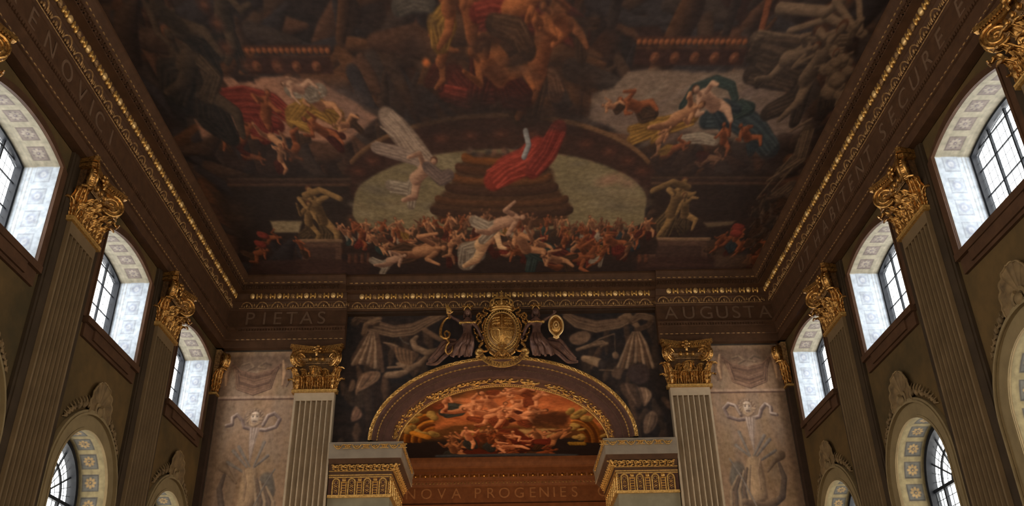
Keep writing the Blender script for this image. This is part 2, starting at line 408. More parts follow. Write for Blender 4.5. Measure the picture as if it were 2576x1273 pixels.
def reveal_mesh(kind):
    p, L = arc_path(kind); D = (XG if kind == 'upper' else XGL) - XW; tot = L[-1]
    up = kind == 'upper'
    cv = Canvas(0, tot, 0, D, .012, (166, 156, 134) if up else (150, 134, 98), 5)
    cv.cloud(.10, 8)
    step = .42 if up else .40; n = int(tot / 2 / step)
    jz = (ZS - ZI) if up else (LZ - LB)
    if up:
        for a0, a1 in ((0, jz), (tot - jz, tot)):       # jambs cooler and whiter: the window daylight on them is put into the colour
            cv.poly([(a0, 0), (a1, 0), (a1, D), (a0, D)], (216, 226, 238), 1, .03); 
    def sq(x, y, hx, hy, line, fill):
        cv.poly([(x - hx, y - hy), (x + hx, y - hy), (x + hx, y + hy), (x - hx, y + hy)], line, .95, .015)
        cv.poly([(x - hx + .025, y - hy + .02), (x + hx - .012, y - hy + .02), (x + hx - .012, y + hy - .012), (x - hx + .025, y + hy - .012)], fill, .95, .015)
    for k in range(-n - 1, n + 2):
        x = tot / 2 + k * step
        if x < .1 or x > tot - .1: continue
        if up:
            jamb = x < jz or x > tot - jz
            if jamb:
                sq(x, .24, .15, .13, (178, 186, 196), (206, 214, 224)); cv.blob(x, .24, .11, .10, (172, 182, 204), .8, 0, .4); cv.blob(x, .24, .075, .065, (228, 230, 234), .8, 0, .5); cv.blob(x, .24, .03, .03, (196, 202, 216), .7)
            else:
                sq(x, .25, .145, .14, (112, 100, 94), (140, 126, 116)); rosette(cv, x, .25, .12, (98, 90, 100), (170, 158, 142))
        else:
            sq(x, .26, .15, .15, (74, 70, 66), (108, 104, 96)); rosette(cv, x, .26, .125, (84, 72, 60), (190, 150, 92))
            cv.blob(x, .26, .135, .135, (70, 66, 62), .0)
    for y0 in ((.44, .50) if up else (.46,)):
        cv.poly([(0, y0), (tot, y0), (tot, y0 + .012), (0, y0 + .012)], (150, 142, 128) if up else (112, 100, 78), .7, .01)
    if up:
        for q in range(60):                              # fine scratchy veining on the jambs
            x = cv.rng.uniform(0, jz) if q % 2 else cv.rng.uniform(tot - jz, tot); y = cv.rng.uniform(0, D); a = cv.rng.uniform(-.6, 2)
            cv.tube([(x, y), (x + .1 * math.cos(a), y + .1 * math.sin(a)), (x + .2 * math.cos(a + .5), y + .2 * math.sin(a + .5))], .006, (170, 180, 196), (226, 230, 236), alpha=.6)
    def fn(X, Y):
        a = np.interp(X, L, p[:, 0]); z = np.interp(X, L, p[:, 1]); return np.stack([a, Y, z], 1)
    o = cv.mesh('window_reveal', fn, M['paint_fresh'], .56 if up else .55); me = o.data; bpy.data.objects.remove(o); return me
REV = {'upper': reveal_mesh('upper'), 'lower': reveal_mesh('lower')}
def frame_ring(mb, outer, inner, y0, y1):
    n = len(outer); vs = [(a, y0, b) for a, b in outer] + [(a, y0, b) for a, b in inner] + [(a, y1, b) for a, b in outer] + [(a, y1, b) for a, b in inner]
    fs = []
    for i in range(n):
        j = (i + 1) % n
        fs += [(i, j, n + j, n + i), (2 * n + i, 2 * n + j, 3 * n + j, 3 * n + i), (i, j, 2 * n + j, 2 * n + i), (n + i, n + j, 3 * n + j, 3 * n + i)]
    mb.add(vs, fs)
def bar(mb, x0, z0, x1, z1, wd, y0, y1):
    d = math.hypot(x1 - x0, z1 - z0); nx, nz = -(z1 - z0) / d * wd / 2, (x1 - x0) / d * wd / 2
    mb.prism([(x0 - nx, z0 - nz), (x1 - nx, z1 - nz), (x1 + nx, z1 + nz), (x0 + nx, z0 + nz)], y0, y1)
def upper_parts():
    D = XG - XW; P = {}
    mb = MB(); out = upper_outline(); inn = upper_outline(HW - .05, ZI + .05, ZS - .03, RISE * .95); frame_ring(mb, out, inn, D - .10, D + .03); P['window_frame'] = mb.mesh('window_frame', M['iron'], False)
    mb = MB()
    for x in (-.52, 0, .52): mb.box(x - .018, x + .018, D - .05, D - .01, ZI + .04, ZS + .14)
    for z in (ZI + .50, ZI + .98, ZI + 1.46, ZS + .02): mb.box(-HW + .05, HW - .05, D - .035, D - .015, z - .009, z + .009)
    P['glazing_bar'] = mb.mesh('glazing_bar', M['iron'], False)
    mb = MB()
    for k in range(12):
        x = -HW + .075 + k * .173
        mb.box(x - .003, x + .003, D - .024, D - .018, ZI + .05, ZS + .1)
    for k in range(13):
        z = ZI + .02 + k * .16; mb.box(-HW + .05, HW - .05, D - .024, D - .018, z - .0025, z + .0025)
    P['leading'] = mb.mesh('leading', M['lead'], False)
    mb = MB(); mb.prism(upper_outline(HW - .04, ZI + .04, ZS - .05, RISE * .95), D - .016, D - .008); P['glass'] = mb.mesh('glass', M['glass'], False)
    mb = MB(); mb.box(-HW - .10, HW + .10, -.11, D + .02, ZI - .12, ZI - .004); mb.box(-HW - .06, HW + .06, -.05, .0, ZI - .36, ZI - .12)
    mb.box(-HW + .28, HW - .28, -.085, .0, ZI - .30, ZI - .12)
    P['window_sill'] = mb.mesh('window_sill', M['brown'], False)
    mb = MB(); o2 = upper_outline(HW + .20, ZI - .02, ZS + .0, RISE + .16); o1 = upper_outline(HW + .005, ZI - .001, ZS, RISE + .004)
    frame_ring(mb, o2, o1, -.035, .01); o3 = upper_outline(HW + .055, ZI - .01, ZS, RISE + .045); frame_ring(mb, o3, o1, -.055, -.03)
    P['window_casing'] = mb.mesh('window_casing', M['brown'], False)
    return P
def lower_parts():
    D = XGL - XW; P = {}
    mb = MB(); frame_ring(mb, lower_outline(LR, LB), lower_outline(LR - .085, LB + .08), D - .14, D + .03); P['window_frame'] = mb.mesh('window_frame', M['iron'], False)
    R = LR - .08
    mb = MB()
    for r, wd in ((.60, .05), (.22, .05)):
        n = 40; vs = []
        pts = [(r * math.cos(PI * i / n), D - .03, LZ + r * math.sin(PI * i / n)) for i in range(n + 1)]; mb.tube(pts, wd / 2, 6)
    mb.box(-R, R, D - .06, D - .0, LZ - .03, LZ + .03)
    for x in (-.56, 0, .56): mb.box(x - .026, x + .026, D - .055, D - .0, LB, LZ)
    for k in range(1, 4): z = LZ - k * .72; mb.box(-R, R, D - .045, D - .01, z - .018, z + .018)
    for k in range(1, 6): a = PI * k / 6; bar(mb, .22 * math.cos(a), LZ + .22 * math.sin(a), R * math.cos(a), LZ + R * math.sin(a), .026, D - .04, D - .012)
    P['glazing_bar'] = mb.mesh('glazing_bar', M['iron'], False)
    mb = MB()
    for k in range(1, 18):
        if k % 3: a = PI * k / 18; bar(mb, .6 * math.cos(a), LZ + .6 * math.sin(a), R * math.cos(a), LZ + R * math.sin(a), .010, D - .03, D - .018)
    for k in range(1, 12):
        if k % 2: a = PI * k / 12; bar(mb, .24 * math.cos(a), LZ + .24 * math.sin(a), .6 * math.cos(a), LZ + .6 * math.sin(a), .010, D - .03, D - .018)
    for r in (.41, .73, .85):
        mb.tube([(r * math.cos(PI * i / 40), D - .024, LZ + r * math.sin(PI * i / 40)) for i in range(41)], .006, 4)
    for k in range(1, 14):
        if k % 4: z = LZ - k * .18; mb.box(-R, R, D - .03, D - .018, z - .005, z + .005)
    for k in range(-5, 6):
        if k % 3: x = k * .187; mb.box(x - .005, x + .005, D - .03, D - .018, LB, LZ)
    P['leading'] = mb.mesh('leading', M['lead'], False)
    mb = MB(); mb.prism(lower_outline(R + .01, LB + .07), D - .016, D - .008); P['glass'] = mb.mesh('glass', M['glass'], False)
    mb = MB(); mb.box(-LR - .1, LR + .1, -.12, D + .02, LB - .12, LB - .004); P['window_sill'] = mb.mesh('window_sill', M['stone'], False)
    mb = MB()
    o = [lower_outline(LR + q, LB) for q in (.002, .05, .26, .30, .345)]
    frame_ring(mb, o[2], o[0], -.035, .01); frame_ring(mb, o[1], o[0], -.05, -.03); frame_ring(mb, o[4], o[2], -.075, .01); frame_ring(mb, o[3], o[2], -.1, -.07)
    P['window_casing'] = mb.mesh('window_casing', M['casing'], False)
    return P
M['casing'] = material('tan_painted_casing', (.165, .115, .055), .65, 0, .15, 3)
UP, LP = upper_parts(), lower_parts()
wn = 1
sides = {-1: 'left', 1: 'right'}; bayn = {0: 'nearest', 1: 'second', 2: 'farthest'}
for s in (-1, 1):
    for k, yb in enumerate(BAYS[3:]):
        for kind, P in (('upper', UP), ('lower', LP)):
            e = empty('window_%d' % wn, wallT(s, yb)); wn += 1
            tag(e, kind='structure')
            for nm, me in P.items(): obj(nm, me, e)
            obj('window_reveal', REV[kind], e)
# ------------------------------------------------------------------ entablature and cornice
PROF = [(-.17, 8.86), (0, 8.86), (0, 9.04), (.035, 9.05), (.05, 9.07), (.05, 9.27), (.08, 9.29), (.08, 9.33), (.12, 9.36), (.12, 9.39), (.03, 9.41), (.03, 9.855),
        (.05, 9.865), (.06, 9.90), (.065, 9.93), (.09, 9.99), (.13, 10.04), (.15, 10.07), (.15, 10.10), (.19, 10.13), (.24, 10.24), (.24, 10.265), (.40, 10.275),
        (.40, 10.42), (.43, 10.44), (.46, 10.48), (.47, 10.50), (.49, 10.54), (.53, 10.585), (.55, 10.60), (.55, 10.66), (-.17, 10.66)]
COR = [(-.45, 9.855)] + PROF[12:-1] + [(-.45, 10.66)]
REC = .10                                                # how far the middle of the end cornice lies back
XB = 3.97                                                # where the end entablature breaks
def prof_prism(mb, prof, T, a, b): mb.prism([(p, z) for p, z in prof], a, b, T)
def T_side(s): return Matrix(((-s, 0, 0, s * XF), (0, 1, 0, 0), (0, 0, 1, 0), (0, 0, 0, 1)))          # (p, y, z)
def T_end(yf=YF): return Matrix(((0, 1, 0, 0), (-1, 0, 0, yf), (0, 0, 1, 0), (0, 0, 0, 1)))           # (p, x, z)
def run(parent, T, a, b, per, clip=None, letters=None, full=True):
    """carved enrichment along one stretch of entablature; T maps (projection, distance, height)"""
    n = max(1, round((b - a) / per))
    ps = (b - a) / n
    for k in range(n):                                  # gilt egg, paired leaf, dark egg, paired leaf
        y = a + (k + .5) * ps
        for nm, dy in (('gilt_egg', 0), ('leaf_pair', .25), ('dark_egg', .5), ('leaf_pair', .75)):
            yy = y + dy * ps
            if yy > b - .03: continue
            obj(nm, EGG[nm], parent, T @ Matrix.Translation((.215, yy, 10.195)))
    mb = MB(T)                                          # leaf moulding under the eggs
    m = max(1, round((b - a) / .41)); q = (b - a) / m
    for k in range(m):
        c = a + (k + .5) * q
        mb.tube([(.08 + .05 * math.sin(t) + .01, c - .13 * math.cos(t), 9.95 + .11 * math.sin(t)) for t in [PI * i / 8 for i in range(9)]], .016, 5)
        mb.ball((.11, c, 9.97), .025, .03, .05, 6, 4); mb.ball((.10, c - .06, 9.95), .02, .02, .03, 6, 4); mb.ball((.10, c + .06, 9.95), .02, .02, .03, 6, 4)
        for d in (-.05, 0, .05): mb.ball((.105, c + q / 2 + d, 10.0 - abs(d) * .5), .022, .018, .055, 6, 4)
    mb.tube([(.065, a, 9.925), (.065, b, 9.925)], .012, 5)
    mb.build('leaf_moulding', M['gold_dull'], parent)
    mb = MB(T); m = int((b - a) / .135)                 # string of gilt beads under the cyma
    for k in range(m): mb.ball((.45, a + (k + .5) * .135, 10.462), .018, .05, .018, 6, 4)
    mb.build('bead_string', M['gold_dull'], parent)
    mb = MB(T); m = int((b - a) / .2)                   # small square coffers along the corona
    for k in range(m):
        c = a + (k + .5) * .2
        for z0, z1, y0, y1 in ((10.395, 10.41, c - .07, c + .07), (10.30, 10.312, c - .07, c + .07), (10.30, 10.41, c - .07, c - .056), (10.30, 10.41, c + .056, c + .07)): mb.box(.39, .422, y0, y1, z0, z1)
        mb.ball((.402, c, 10.353), .02, .028, .028, 6, 4)
    mb.build('coffer_band', M['brown'], parent, smooth=False)
    if full:
        mb = MB(T); m = int((b - a) / .07)
        for k in range(m): c = a + (k + .5) * .07; mb.box(.075, .105, c - .02, c + .02, 9.285, 9.345)
        mb.build('tongue_moulding', M['brown'], parent, smooth=False)
        mb = MB(T); m = int((b - a) / .13)
        for k in range(m): mb.ball((.048, a + (k + .5) * .13, 9.062), .014, .05, .014, 6, 4)
        mb.build('bead_moulding', M['gold_dull'], parent)
EGG = {}
mb = MB(); mb.ball((0, 0, 0), .05, .068, .080, 12, 8); EGG['gilt_egg'] = mb.mesh('gilt_egg', M['bead'])
mb = MB(); mb.ball((0, 0, 0), .035, .055, .065, 10, 7); mb.tube([(.0, .08 * math.cos(t), .01 + .075 * math.sin(t)) for t in [PI + PI * i / 8 for i in range(9)]], .012, 5); EGG['dark_egg'] = mb.mesh('dark_egg', M['gold_dull'])
mb = MB()
for d in (-.055, .055): mb.ball((0, d, 0), .042, .034, .088, 8, 6)
mb.ball((.0, 0, -.01), .035, .04, .034, 8, 5)
EGG['leaf_pair'] = mb.mesh('leaf_pair', M['gold_pale'])
def letter(ch, parent, T, y, z, size, flip):
    me = LET.get((ch, size))
    if me is None: me = LET[(ch, size)] = text_mesh(ch, size, .006, M['letter'])
    obj('inscription_letter', me, parent, T @ Matrix.Translation((.036, y, z)) @ flip)
LET = {}
# text frames: glyph x along the wall, glyph y up, normal out of the wall (local +x of T)
def FL(sgn): return Matrix(((0, 0, 1, 0), (sgn, 0, 0, 0), (0, 1, 0, 0), (0, 0, 0, 1)))
trim = 1
for s in (-1, 1):
    T = T_side(s); mb = MB(); prof_prism(mb, PROF, T, -8.9, YW)
    o = mb.build('trim_%d' % trim, M['brown'], smooth=False); trim += 1; tag(o, kind='structure')
    run(o, T, 6.0, YF - .16, .70)
    if s > 0:
        y = 18.0
        for ch, yy in zip('UTHABITENTSECUREETPUBLICE', (18.0, 17.5, 16.8, 16.25, 15.75, 15.4, 15.05, 14.6, 14.1, 13.65, 12.92, 12.46, 11.98, 11.48, 10.98, 10.5, 9.8, 9.3, 8.6, 8.1, 7.6, 7.15, 6.75, 6.35, 5.95)):
            letter(ch, o, T, yy, 9.63, .50, FL(-1))
    else:
        for ch, yy in zip('REGIAGRENOVICI', (5.3, 5.8, 6.3, 6.7, 7.15, 8.7, 9.3, 9.88, 10.45, 11.05, 11.6, 12.0, 12.35, 12.85)):
            letter(ch, o, T, yy, 9.63, .50, FL(1))
ends = []
for s in (-1, 1):
    T = T_end(); mb = MB(); a, b = (-7.17, -XB) if s < 0 else (XB, 7.17)
    prof_prism(mb, PROF, T, a, b)
    # return of the cornice towards the recessed middle
    o = mb.build('trim_%d' % trim, M['brown'], smooth=False); trim += 1; tag(o, kind='structure')
    run(o, T, *((-6.72, -XB) if s < 0 else (XB, 6.72)), .615)
    txt = zip('PIETAS', (-6.42, -6.05, -5.72, -5.36, -4.98, -4.60)) if s < 0 else zip('AUGUSTA', (4.34, 4.80, 5.25, 5.66, 6.02, 6.36, 6.76))
    for ch, x in txt: letter(ch, o, T, x, 9.63, .50, FL(1))
T = T_end(YF + REC); mb = MB(); prof_prism(mb, COR, T, -XB, XB)
o = mb.build('trim_%d' % trim, M['brown'], smooth=False); trim += 1; tag(o, kind='structure')
run(o, T, -XB + .05, XB - .05, .645, full=False)
mb = MB(T); mb.box(-.34, .02, -XB, XB, 9.80, 9.856)
mb.build('fillet', M['brown_dark'], o, smooth=False)
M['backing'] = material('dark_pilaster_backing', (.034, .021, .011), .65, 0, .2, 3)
# ------------------------------------------------------------------ gilded composite capital (0 = wall line, ring at z 0)
def spiral(cx, cz, R, turns=2.4, n=54, flip=1):
    out = []
    for i in range(n + 1):
        t = i / n; r = R * (1 - t) ** .85 + .018; a = PI / 2 + flip * 2 * PI * turns * t
        out.append((cx + r * math.cos(a), cz + r * math.sin(a)))
    return out
def leaf(mb, x, y, ang, wd, h, curl, z0=.06, lobes=4, T=None):
    """one acanthus leaf rising from (x, y), leaning out towards direction ang and curling over at the tip"""
    dx, dy = math.cos(ang), math.sin(ang); tx, ty = -dy, dx
    def fn(u, v):
        a = u * 2 - 1
        wv = wd / 2 * (.62 + .5 * math.sin(PI * min(v * .95 + .05, 1)) ** .8) * (1 - max(0, v - .8) * 3.6) * (1 - .24 * abs(math.sin(lobes * PI * v)) ** .6)
        out = .012 + .05 * v + curl * max(0, v - .45) ** 2 * 3.3 + .022 * math.cos(a * PI * 3.5) - .03 * a * a + .010 * math.sin(v * 34 + abs(a) * 5)
        zz = h * (v if v < .82 else .82 + (v - .82) * (1 - (v - .82) * 8))
        return (x + tx * wv * a + dx * out, y + ty * wv * a + dy * out, z0 + zz)
    mb.grid(fn, 16, 26, T)
    mb.tube([fn(.5, k / 12) for k in range(13)], [.016 * (1 - k / 16) for k in range(13)], 5, T)
    for sd in (.22, .78):
        mb.tube([fn(sd, k / 8) for k in range(1, 8)], .009, 4, T)
    p = fn(.5, .97); mb.tube([(p[0] + tx * wd * a * .3, p[1] + ty * wd * a * .3, p[2] - abs(a) * .02) for a in (-1, -.5, 0, .5, 1)], [.012, .022, .026, .022, .012], 6, T)
def capital_parts():
    P = {}
    mb = MB()                                            # bell behind the leaves
    def bell(u, v):
        a = -.48 + .96 * u; d = .135 + .05 * v * v; k = 1 + .05 * v
        return (a * k, -d, .04 + .80 * v)
    mb.grid(bell, 8, 6)
    for sx in (-1, 1): mb.grid(lambda u, v, sx=sx: (sx * .48 * (1 + .05 * v), -(.135 + .05 * v * v) * (1 - u), .04 + .80 * v), 3, 6)
    mb.box(-.50, .50, -.19, 0, .82, 1.03)
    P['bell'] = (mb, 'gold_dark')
    mb = MB(); mb.box(-.555, .555, -.195, 0, 0, .05); mb.tube([(-.55, -.03, .065), (-.55, -.18, .065), (.55, -.18, .065), (.55, -.03, .065)], .022, 8)
    P['astragal'] = (mb, 'gold_pale')
    L = []
    for x in (-.39, -.13, .13, .39): mb = MB(); leaf(mb, x, -.14, -PI / 2, .25, .38, .18, lobes=5); L.append(mb)
    for x, wv, h in ((0, .40, .66), (-.27, .22, .56), (.27, .22, .56)): mb = MB(); leaf(mb, x, -.135, -PI / 2, wv, h, .26, lobes=6); L.append(mb)
    for sx in (-1, 1):
        mb = MB(); leaf(mb, sx * .47, -.15, -PI / 2 + sx * PI / 4, .27, .66, .20, lobes=5); L.append(mb)
        mb = MB(); leaf(mb, sx * .49, -.09, -PI / 2 + sx * PI / 2, .16, .40, .12); L.append(mb)
    P['acanthus_leaf'] = L
    V = []
    for sx in (-1, 1):
        mb = MB(); T = Matrix.Translation((sx * .44, -.245, .84)) @ Matrix.Rotation(-sx * PI / 4 if sx > 0 else PI / 4, 4, 'Z')
        # local x along the diagonal (outwards), disc in the x-z plane
        Tm = T if sx > 0 else Matrix.Translation((-.44, -.245, .84)) @ Matrix.Rotation(-3 * PI / 4, 4, 'Z')
        n = 28
        disc = [(.195 * math.cos(2 * PI * i / n), .20 * math.sin(2 * PI * i / n)) for i in range(n)]
        mb.prism(disc, -.045, .045, Tm)
        for fy in (-.052, .052):
            sp = spiral(0, 0, .20, 2.3, 60, -1); mb.tube([(a, fy, b) for a, b in sp], [.027 * (1 - .5 * i / 60) for i in range(61)], 6, Tm)
            mb.ball((0, fy, 0), .028, .018, .028, 8, 5, Tm)
        mb.prism([(-.27, .10), (-.10, .155), (.0, .195), (0, .225), (-.12, .215), (-.27, .17)], -.045, .045, Tm)
        for k in range(9):                               # carved scale band along the rim, seen edge-on
            a = PI / 2 - k * .36; mb.ball((.19 * math.cos(a), 0, .195 * math.sin(a)), .022, .034, .022, 6, 4, Tm)
        V.append(mb)
    P['volute'] = V
    mb = MB()
    mb.grid(lambda u, v: (-.40 + .8 * u, -.19 - .07 * math.sin(PI * v), .79 + .13 * v), 8, 6)
    mb.tube([(-.34, -.20, .745), (.34, -.20, .745)], .014, 6)
    for k in range(16): mb.ball((-.30 + k * .04, -.213, .765), .013, .012, .012, 6, 4)
    P['echinus'] = (mb, 'gold_dull')
    E_ = []
    for k in (-1, 0, 1):
        mb = MB(); mb.ball((k * .155, -.262, .855), .038, .035, .062, 10, 7); E_.append(mb)
        mb.tube([(k * .155 + .058 * math.cos(t), -.25, .865 + .075 * math.sin(t)) for t in [PI + PI * i / 8 for i in range(9)]], .011, 5)
    P['egg_ornament'] = E_
    mb = MB()
    def ab(ex, z0, z1):
        f = [(-.60 - ex, -.40 - ex)] + [(-.60 - ex + (1.2 + 2 * ex) * i / 12, -.40 - ex + .17 * math.sin(PI * i / 12)) for i in range(1, 12)] + [(.60 + ex, -.40 - ex), (.64 + ex, -.33 - ex), (.56, 0), (-.56, 0), (-.64 - ex, -.33 - ex)]
        n = len(f); mb.add([(a, b, z0) for a, b in f] + [(a, b, z1) for a, b in f], [(i, (i + 1) % n, n + (i + 1) % n, n + i) for i in range(n)] + [tuple(range(n)), tuple(range(n, 2 * n))])
    ab(-.02, 1.02, 1.09); ab(.025, 1.105, 1.19)
    for k in range(26):
        t = (k + .5) / 26; x = -.58 + 1.16 * t; mb.ball((x, -.40 + .17 * math.sin(PI * t), 1.097), .018, .02, .02, 6, 4)
    P['abacus'] = (mb, 'gold')
    mb = MB(); mb.ball((0, -.30, 1.10), .05, .05, .055, 10, 6)
    for k in range(6): a = 2 * PI * k / 6 + .3; mb.ball((.075 * math.cos(a), -.28, 1.10 + .085 * math.sin(a)), .045, .03, .045, 8, 5)
    mb.tube([(0, -.27, .93), (0, -.30, 1.0), (0, -.29, 1.05)], .03, 6)
    P['rosette'] = (mb, 'gold')
    return P
M['gold_dark'] = material('dark_brown_gilding', (.13, .065, .025), .5, .4, 0, 18, .05, col2=(.04, .022, .012))  # darker, browner gilding for the bell behind the leaves
CAPM = {}
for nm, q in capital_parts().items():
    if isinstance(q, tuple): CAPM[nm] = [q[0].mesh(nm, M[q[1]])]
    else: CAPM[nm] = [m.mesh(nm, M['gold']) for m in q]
ZR = 7.66
def capital(parent, T):
    bell = obj('capital', CAPM['bell'][0], parent, T)
    for nm, ms in CAPM.items():
        if nm == 'bell': continue
        for me in ms: obj(nm, me, bell)
def shaft_mesh(mat, face, hw=.49, back=.0):
    """fluted shaft: profile in plan (x, y), extruded from its base to under the ring"""
    nf = 7; pf = 2 * hw / nf * .93; m0 = (2 * hw - nf * pf) / 2; prof = [(-hw, back), (-hw, -face)]
    for k in range(nf):
        c = -hw + m0 + (k + .5) * pf; r = pf * .415
        prof += [(c + r * math.cos(PI - PI * i / 8), -face + r * 2.3 * math.sin(PI * i / 8)) for i in range(9)]
    prof += [(hw, -face), (hw, back)]
    mb = MB(); n = len(prof); z0, z1 = -.45, ZR - .20
    vs = [(a, b, z0) for a, b in prof] + [(a, b, z1) for a, b in prof]
    mb.add(vs, [(i, i + 1, n + i + 1, n + i) for i in range(n - 1)])
    mb.box(-hw, hw, -face, back, ZR - .20, ZR); mb.box(-hw, hw, -face, back, -.6, -.45)
    me = mb.mesh('shaft', mat)
    return me
def base_meshes(mat, face, back, w=1.):
    mb = MB(); mb.box(-.60 * w, .60 * w, -face - .10, back, -.72, -.60); mb.tube([(-.54 * w, -.04, -.64), (-.54 * w, -face - .04, -.64), (.54 * w, -face - .04, -.64), (.54 * w, -.04, -.64)], .03, 8)
    mb.box(-.56 * w, .56 * w, -face - .07, back, -.66, -.58)
    a = mb.mesh('base', mat)
    mb = MB(); mb.box(-.60 * w, .60 * w, -face - .10, back, ZF, -.78); mb.box(-.62 * w, .62 * w, -face - .16, back, ZF, ZF + .25); mb.box(-.62 * w, .62 * w, -face - .15, back, -.80, -.72)
    return a, mb.mesh('pedestal', mat, False)
SH = {'side': (shaft_mesh(M['plum_fluted'], .145, .49), *base_meshes(M['plum_fluted'], .145, 0)),
      'end': (shaft_mesh(M['fluted_grey'], .215, .49), *base_meshes(M['fluted_grey'], .215, 0, .8))}
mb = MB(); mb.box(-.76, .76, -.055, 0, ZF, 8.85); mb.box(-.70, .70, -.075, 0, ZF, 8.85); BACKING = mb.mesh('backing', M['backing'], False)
def pilaster(mw, kind, label, group, off):
    e = empty('fluted_pilaster', mw); tag(e, label, 'pilaster', group)
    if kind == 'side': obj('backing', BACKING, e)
    for me in SH[kind]: obj(me.name.split('.')[0], me, e)
    capital(e, Matrix.Translation((0, -off, ZR)))
    return e
where = ['standing nearest the viewer', 'standing second from the viewer', 'standing third from the viewer']
PLAB = {(-1, 0): 'brown fluted pilaster of the left wall nearest the viewer, only its gilded scroll showing',
        (-1, 1): 'brown fluted pilaster between the nearest and second upper windows of the left wall',
        (-1, 2): 'brown fluted pilaster between the second and farthest upper windows of the left wall',
        (1, 0): 'brown fluted pilaster in the top right corner, cropped, before the nearest right window',
        (1, 1): 'brown fluted pilaster between the nearest and second upper windows of the right wall',
        (1, 2): 'brown fluted pilaster between the second and farthest upper windows of the right wall'}
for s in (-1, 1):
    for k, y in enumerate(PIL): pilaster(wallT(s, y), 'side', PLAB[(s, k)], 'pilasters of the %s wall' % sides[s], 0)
pilaster(on_end(-4.615, YW), 'end', 'pale grey fluted pilaster with gilded capital left of the great arch', 'pilasters beside the arch', .07)
pilaster(on_end(4.615, YW), 'end', 'pale grey fluted pilaster with gilded capital right of the great arch', 'pilasters beside the arch', .07)
# the corner pilasters are mere slivers squeezed between the side walls and the end wall
for s in (-1, 1):
    e = empty('corner_pilaster', Matrix.Translation((0, 0, 0)))
    tag(e, 'dark narrow sliver of a pilaster with gilded scroll in the far %s corner' % sides[s], 'pilaster', 'corner pilasters')
    mb = MB(); a, b = sorted((s * 7.04, s * XW)); mb.box(a, b, 20.60, YW, ZF, ZR); mb.build('shaft', M['brown_dark'], e, False)
    mb = MB(); a, b = sorted((s * 7.0, s * XW)); mb.box(a, b, 20.55, YW, ZR, ZR + .05); mb.build('astragal', M['gold_pale'], e, False)
    a, b = sorted((s * 7.06, s * XW)); mb = MB(); mb.box(a, b, 20.62, YW, ZR + .05, 8.86)
    cap = mb.build('capital', M['gold_dull'], e, False)
    Tc = wallT(s, 21.03, ZR) if s > 0 else wallT(s, 21.03, ZR)
    sx = -1 if s > 0 else -1
    # reuse the scroll and the corner leaf nearest the hall
    for nm, idx in (('volute', 1 if s > 0 else 0), ('acanthus_leaf', 7 if s < 0 else 9)):
        obj(nm, CAPM[nm][idx], cap, Tc)

# ------------------------------------------------------------------ the great arch
def arch_t(n=96): return [i / n for i in range(n + 1)]
def arch_strip(mb, prof, n=96):
    """prof: list of (s, y); swept round the arch"""
    vs = []; fs = []; m = len(prof)
    for i in range(n + 1):
        for sv, y in prof:
            x, z = ell(i / n, sv); vs.append((x, y, z))
    for i in range(n):
        for j in range(m - 1): a = i * m + j; fs.append((a, a + 1, a + m + 1, a + m))
    mb.add(vs, fs)
e = empty('great_arch', Matrix.Translation((0, YW, AZ))); tag(e, 'plum brown moulded archivolt with gilded bands over the opening in the end wall', 'arch')
def P0(o): o.matrix_parent_inverse = Matrix.Translation((0, YW, AZ)).inverted(); return o
mb = MB(); arch_strip(mb, [(0, YW), (0, 20.64), (.30, 20.64), (.31, 20.625), (.56, 20.625), (.57, 20.60), (.76, 20.59), (.80, 20.56), (.84, 20.53), (1.0, 20.53), (1.03, 20.54), (1.03, YW)])
P0(mb.build('archivolt', M['plum'], e))
mb = MB()
N = 118
for ph in (0, PI): mb.tube([(*[ell(i / 480, .93 + .055 * math.sin(i / 480 * N * PI / 2 + ph))[0]], 20.515 - .012 * math.cos(i / 480 * N * PI / 2 + ph), ell(i / 480, .93 + .055 * math.sin(i / 480 * N * PI / 2 + ph))[1]) for i in range(481)], .017, 5)
for sv in (.862, 1.0): mb.tube([(ell(t, sv)[0], 20.525, ell(t, sv)[1]) for t in arch_t()], .012, 5)
for i in range(N // 2): x, z = ell((i + .5) / (N // 2), .93); mb.ball((x, 20.515, z), .026, .02, .026, 6, 4)
P0(mb.build('guilloche_band', M['gold_pale'], e))
for sv, y, n, r, mt in ((.60, 20.592, 76, .016, 'gold_pale'), (.335, 20.615, 120, .009, 'letter')):
    mb = MB()
    for i in range(n):
        x, z = ell((i + .5) / n, sv); x2, z2 = ell((i + .9) / n, sv); mb.tube([(x, y, z), ((x + x2) / 2, y, (z + z2) / 2), (x2, y, z2)], r * 1.25, 5)
    mb.tube([(ell(t, sv)[0], y + .008, ell(t, sv)[1]) for t in arch_t()], r * .45, 5)
    P0(mb.build('chain_moulding', M[mt], e))
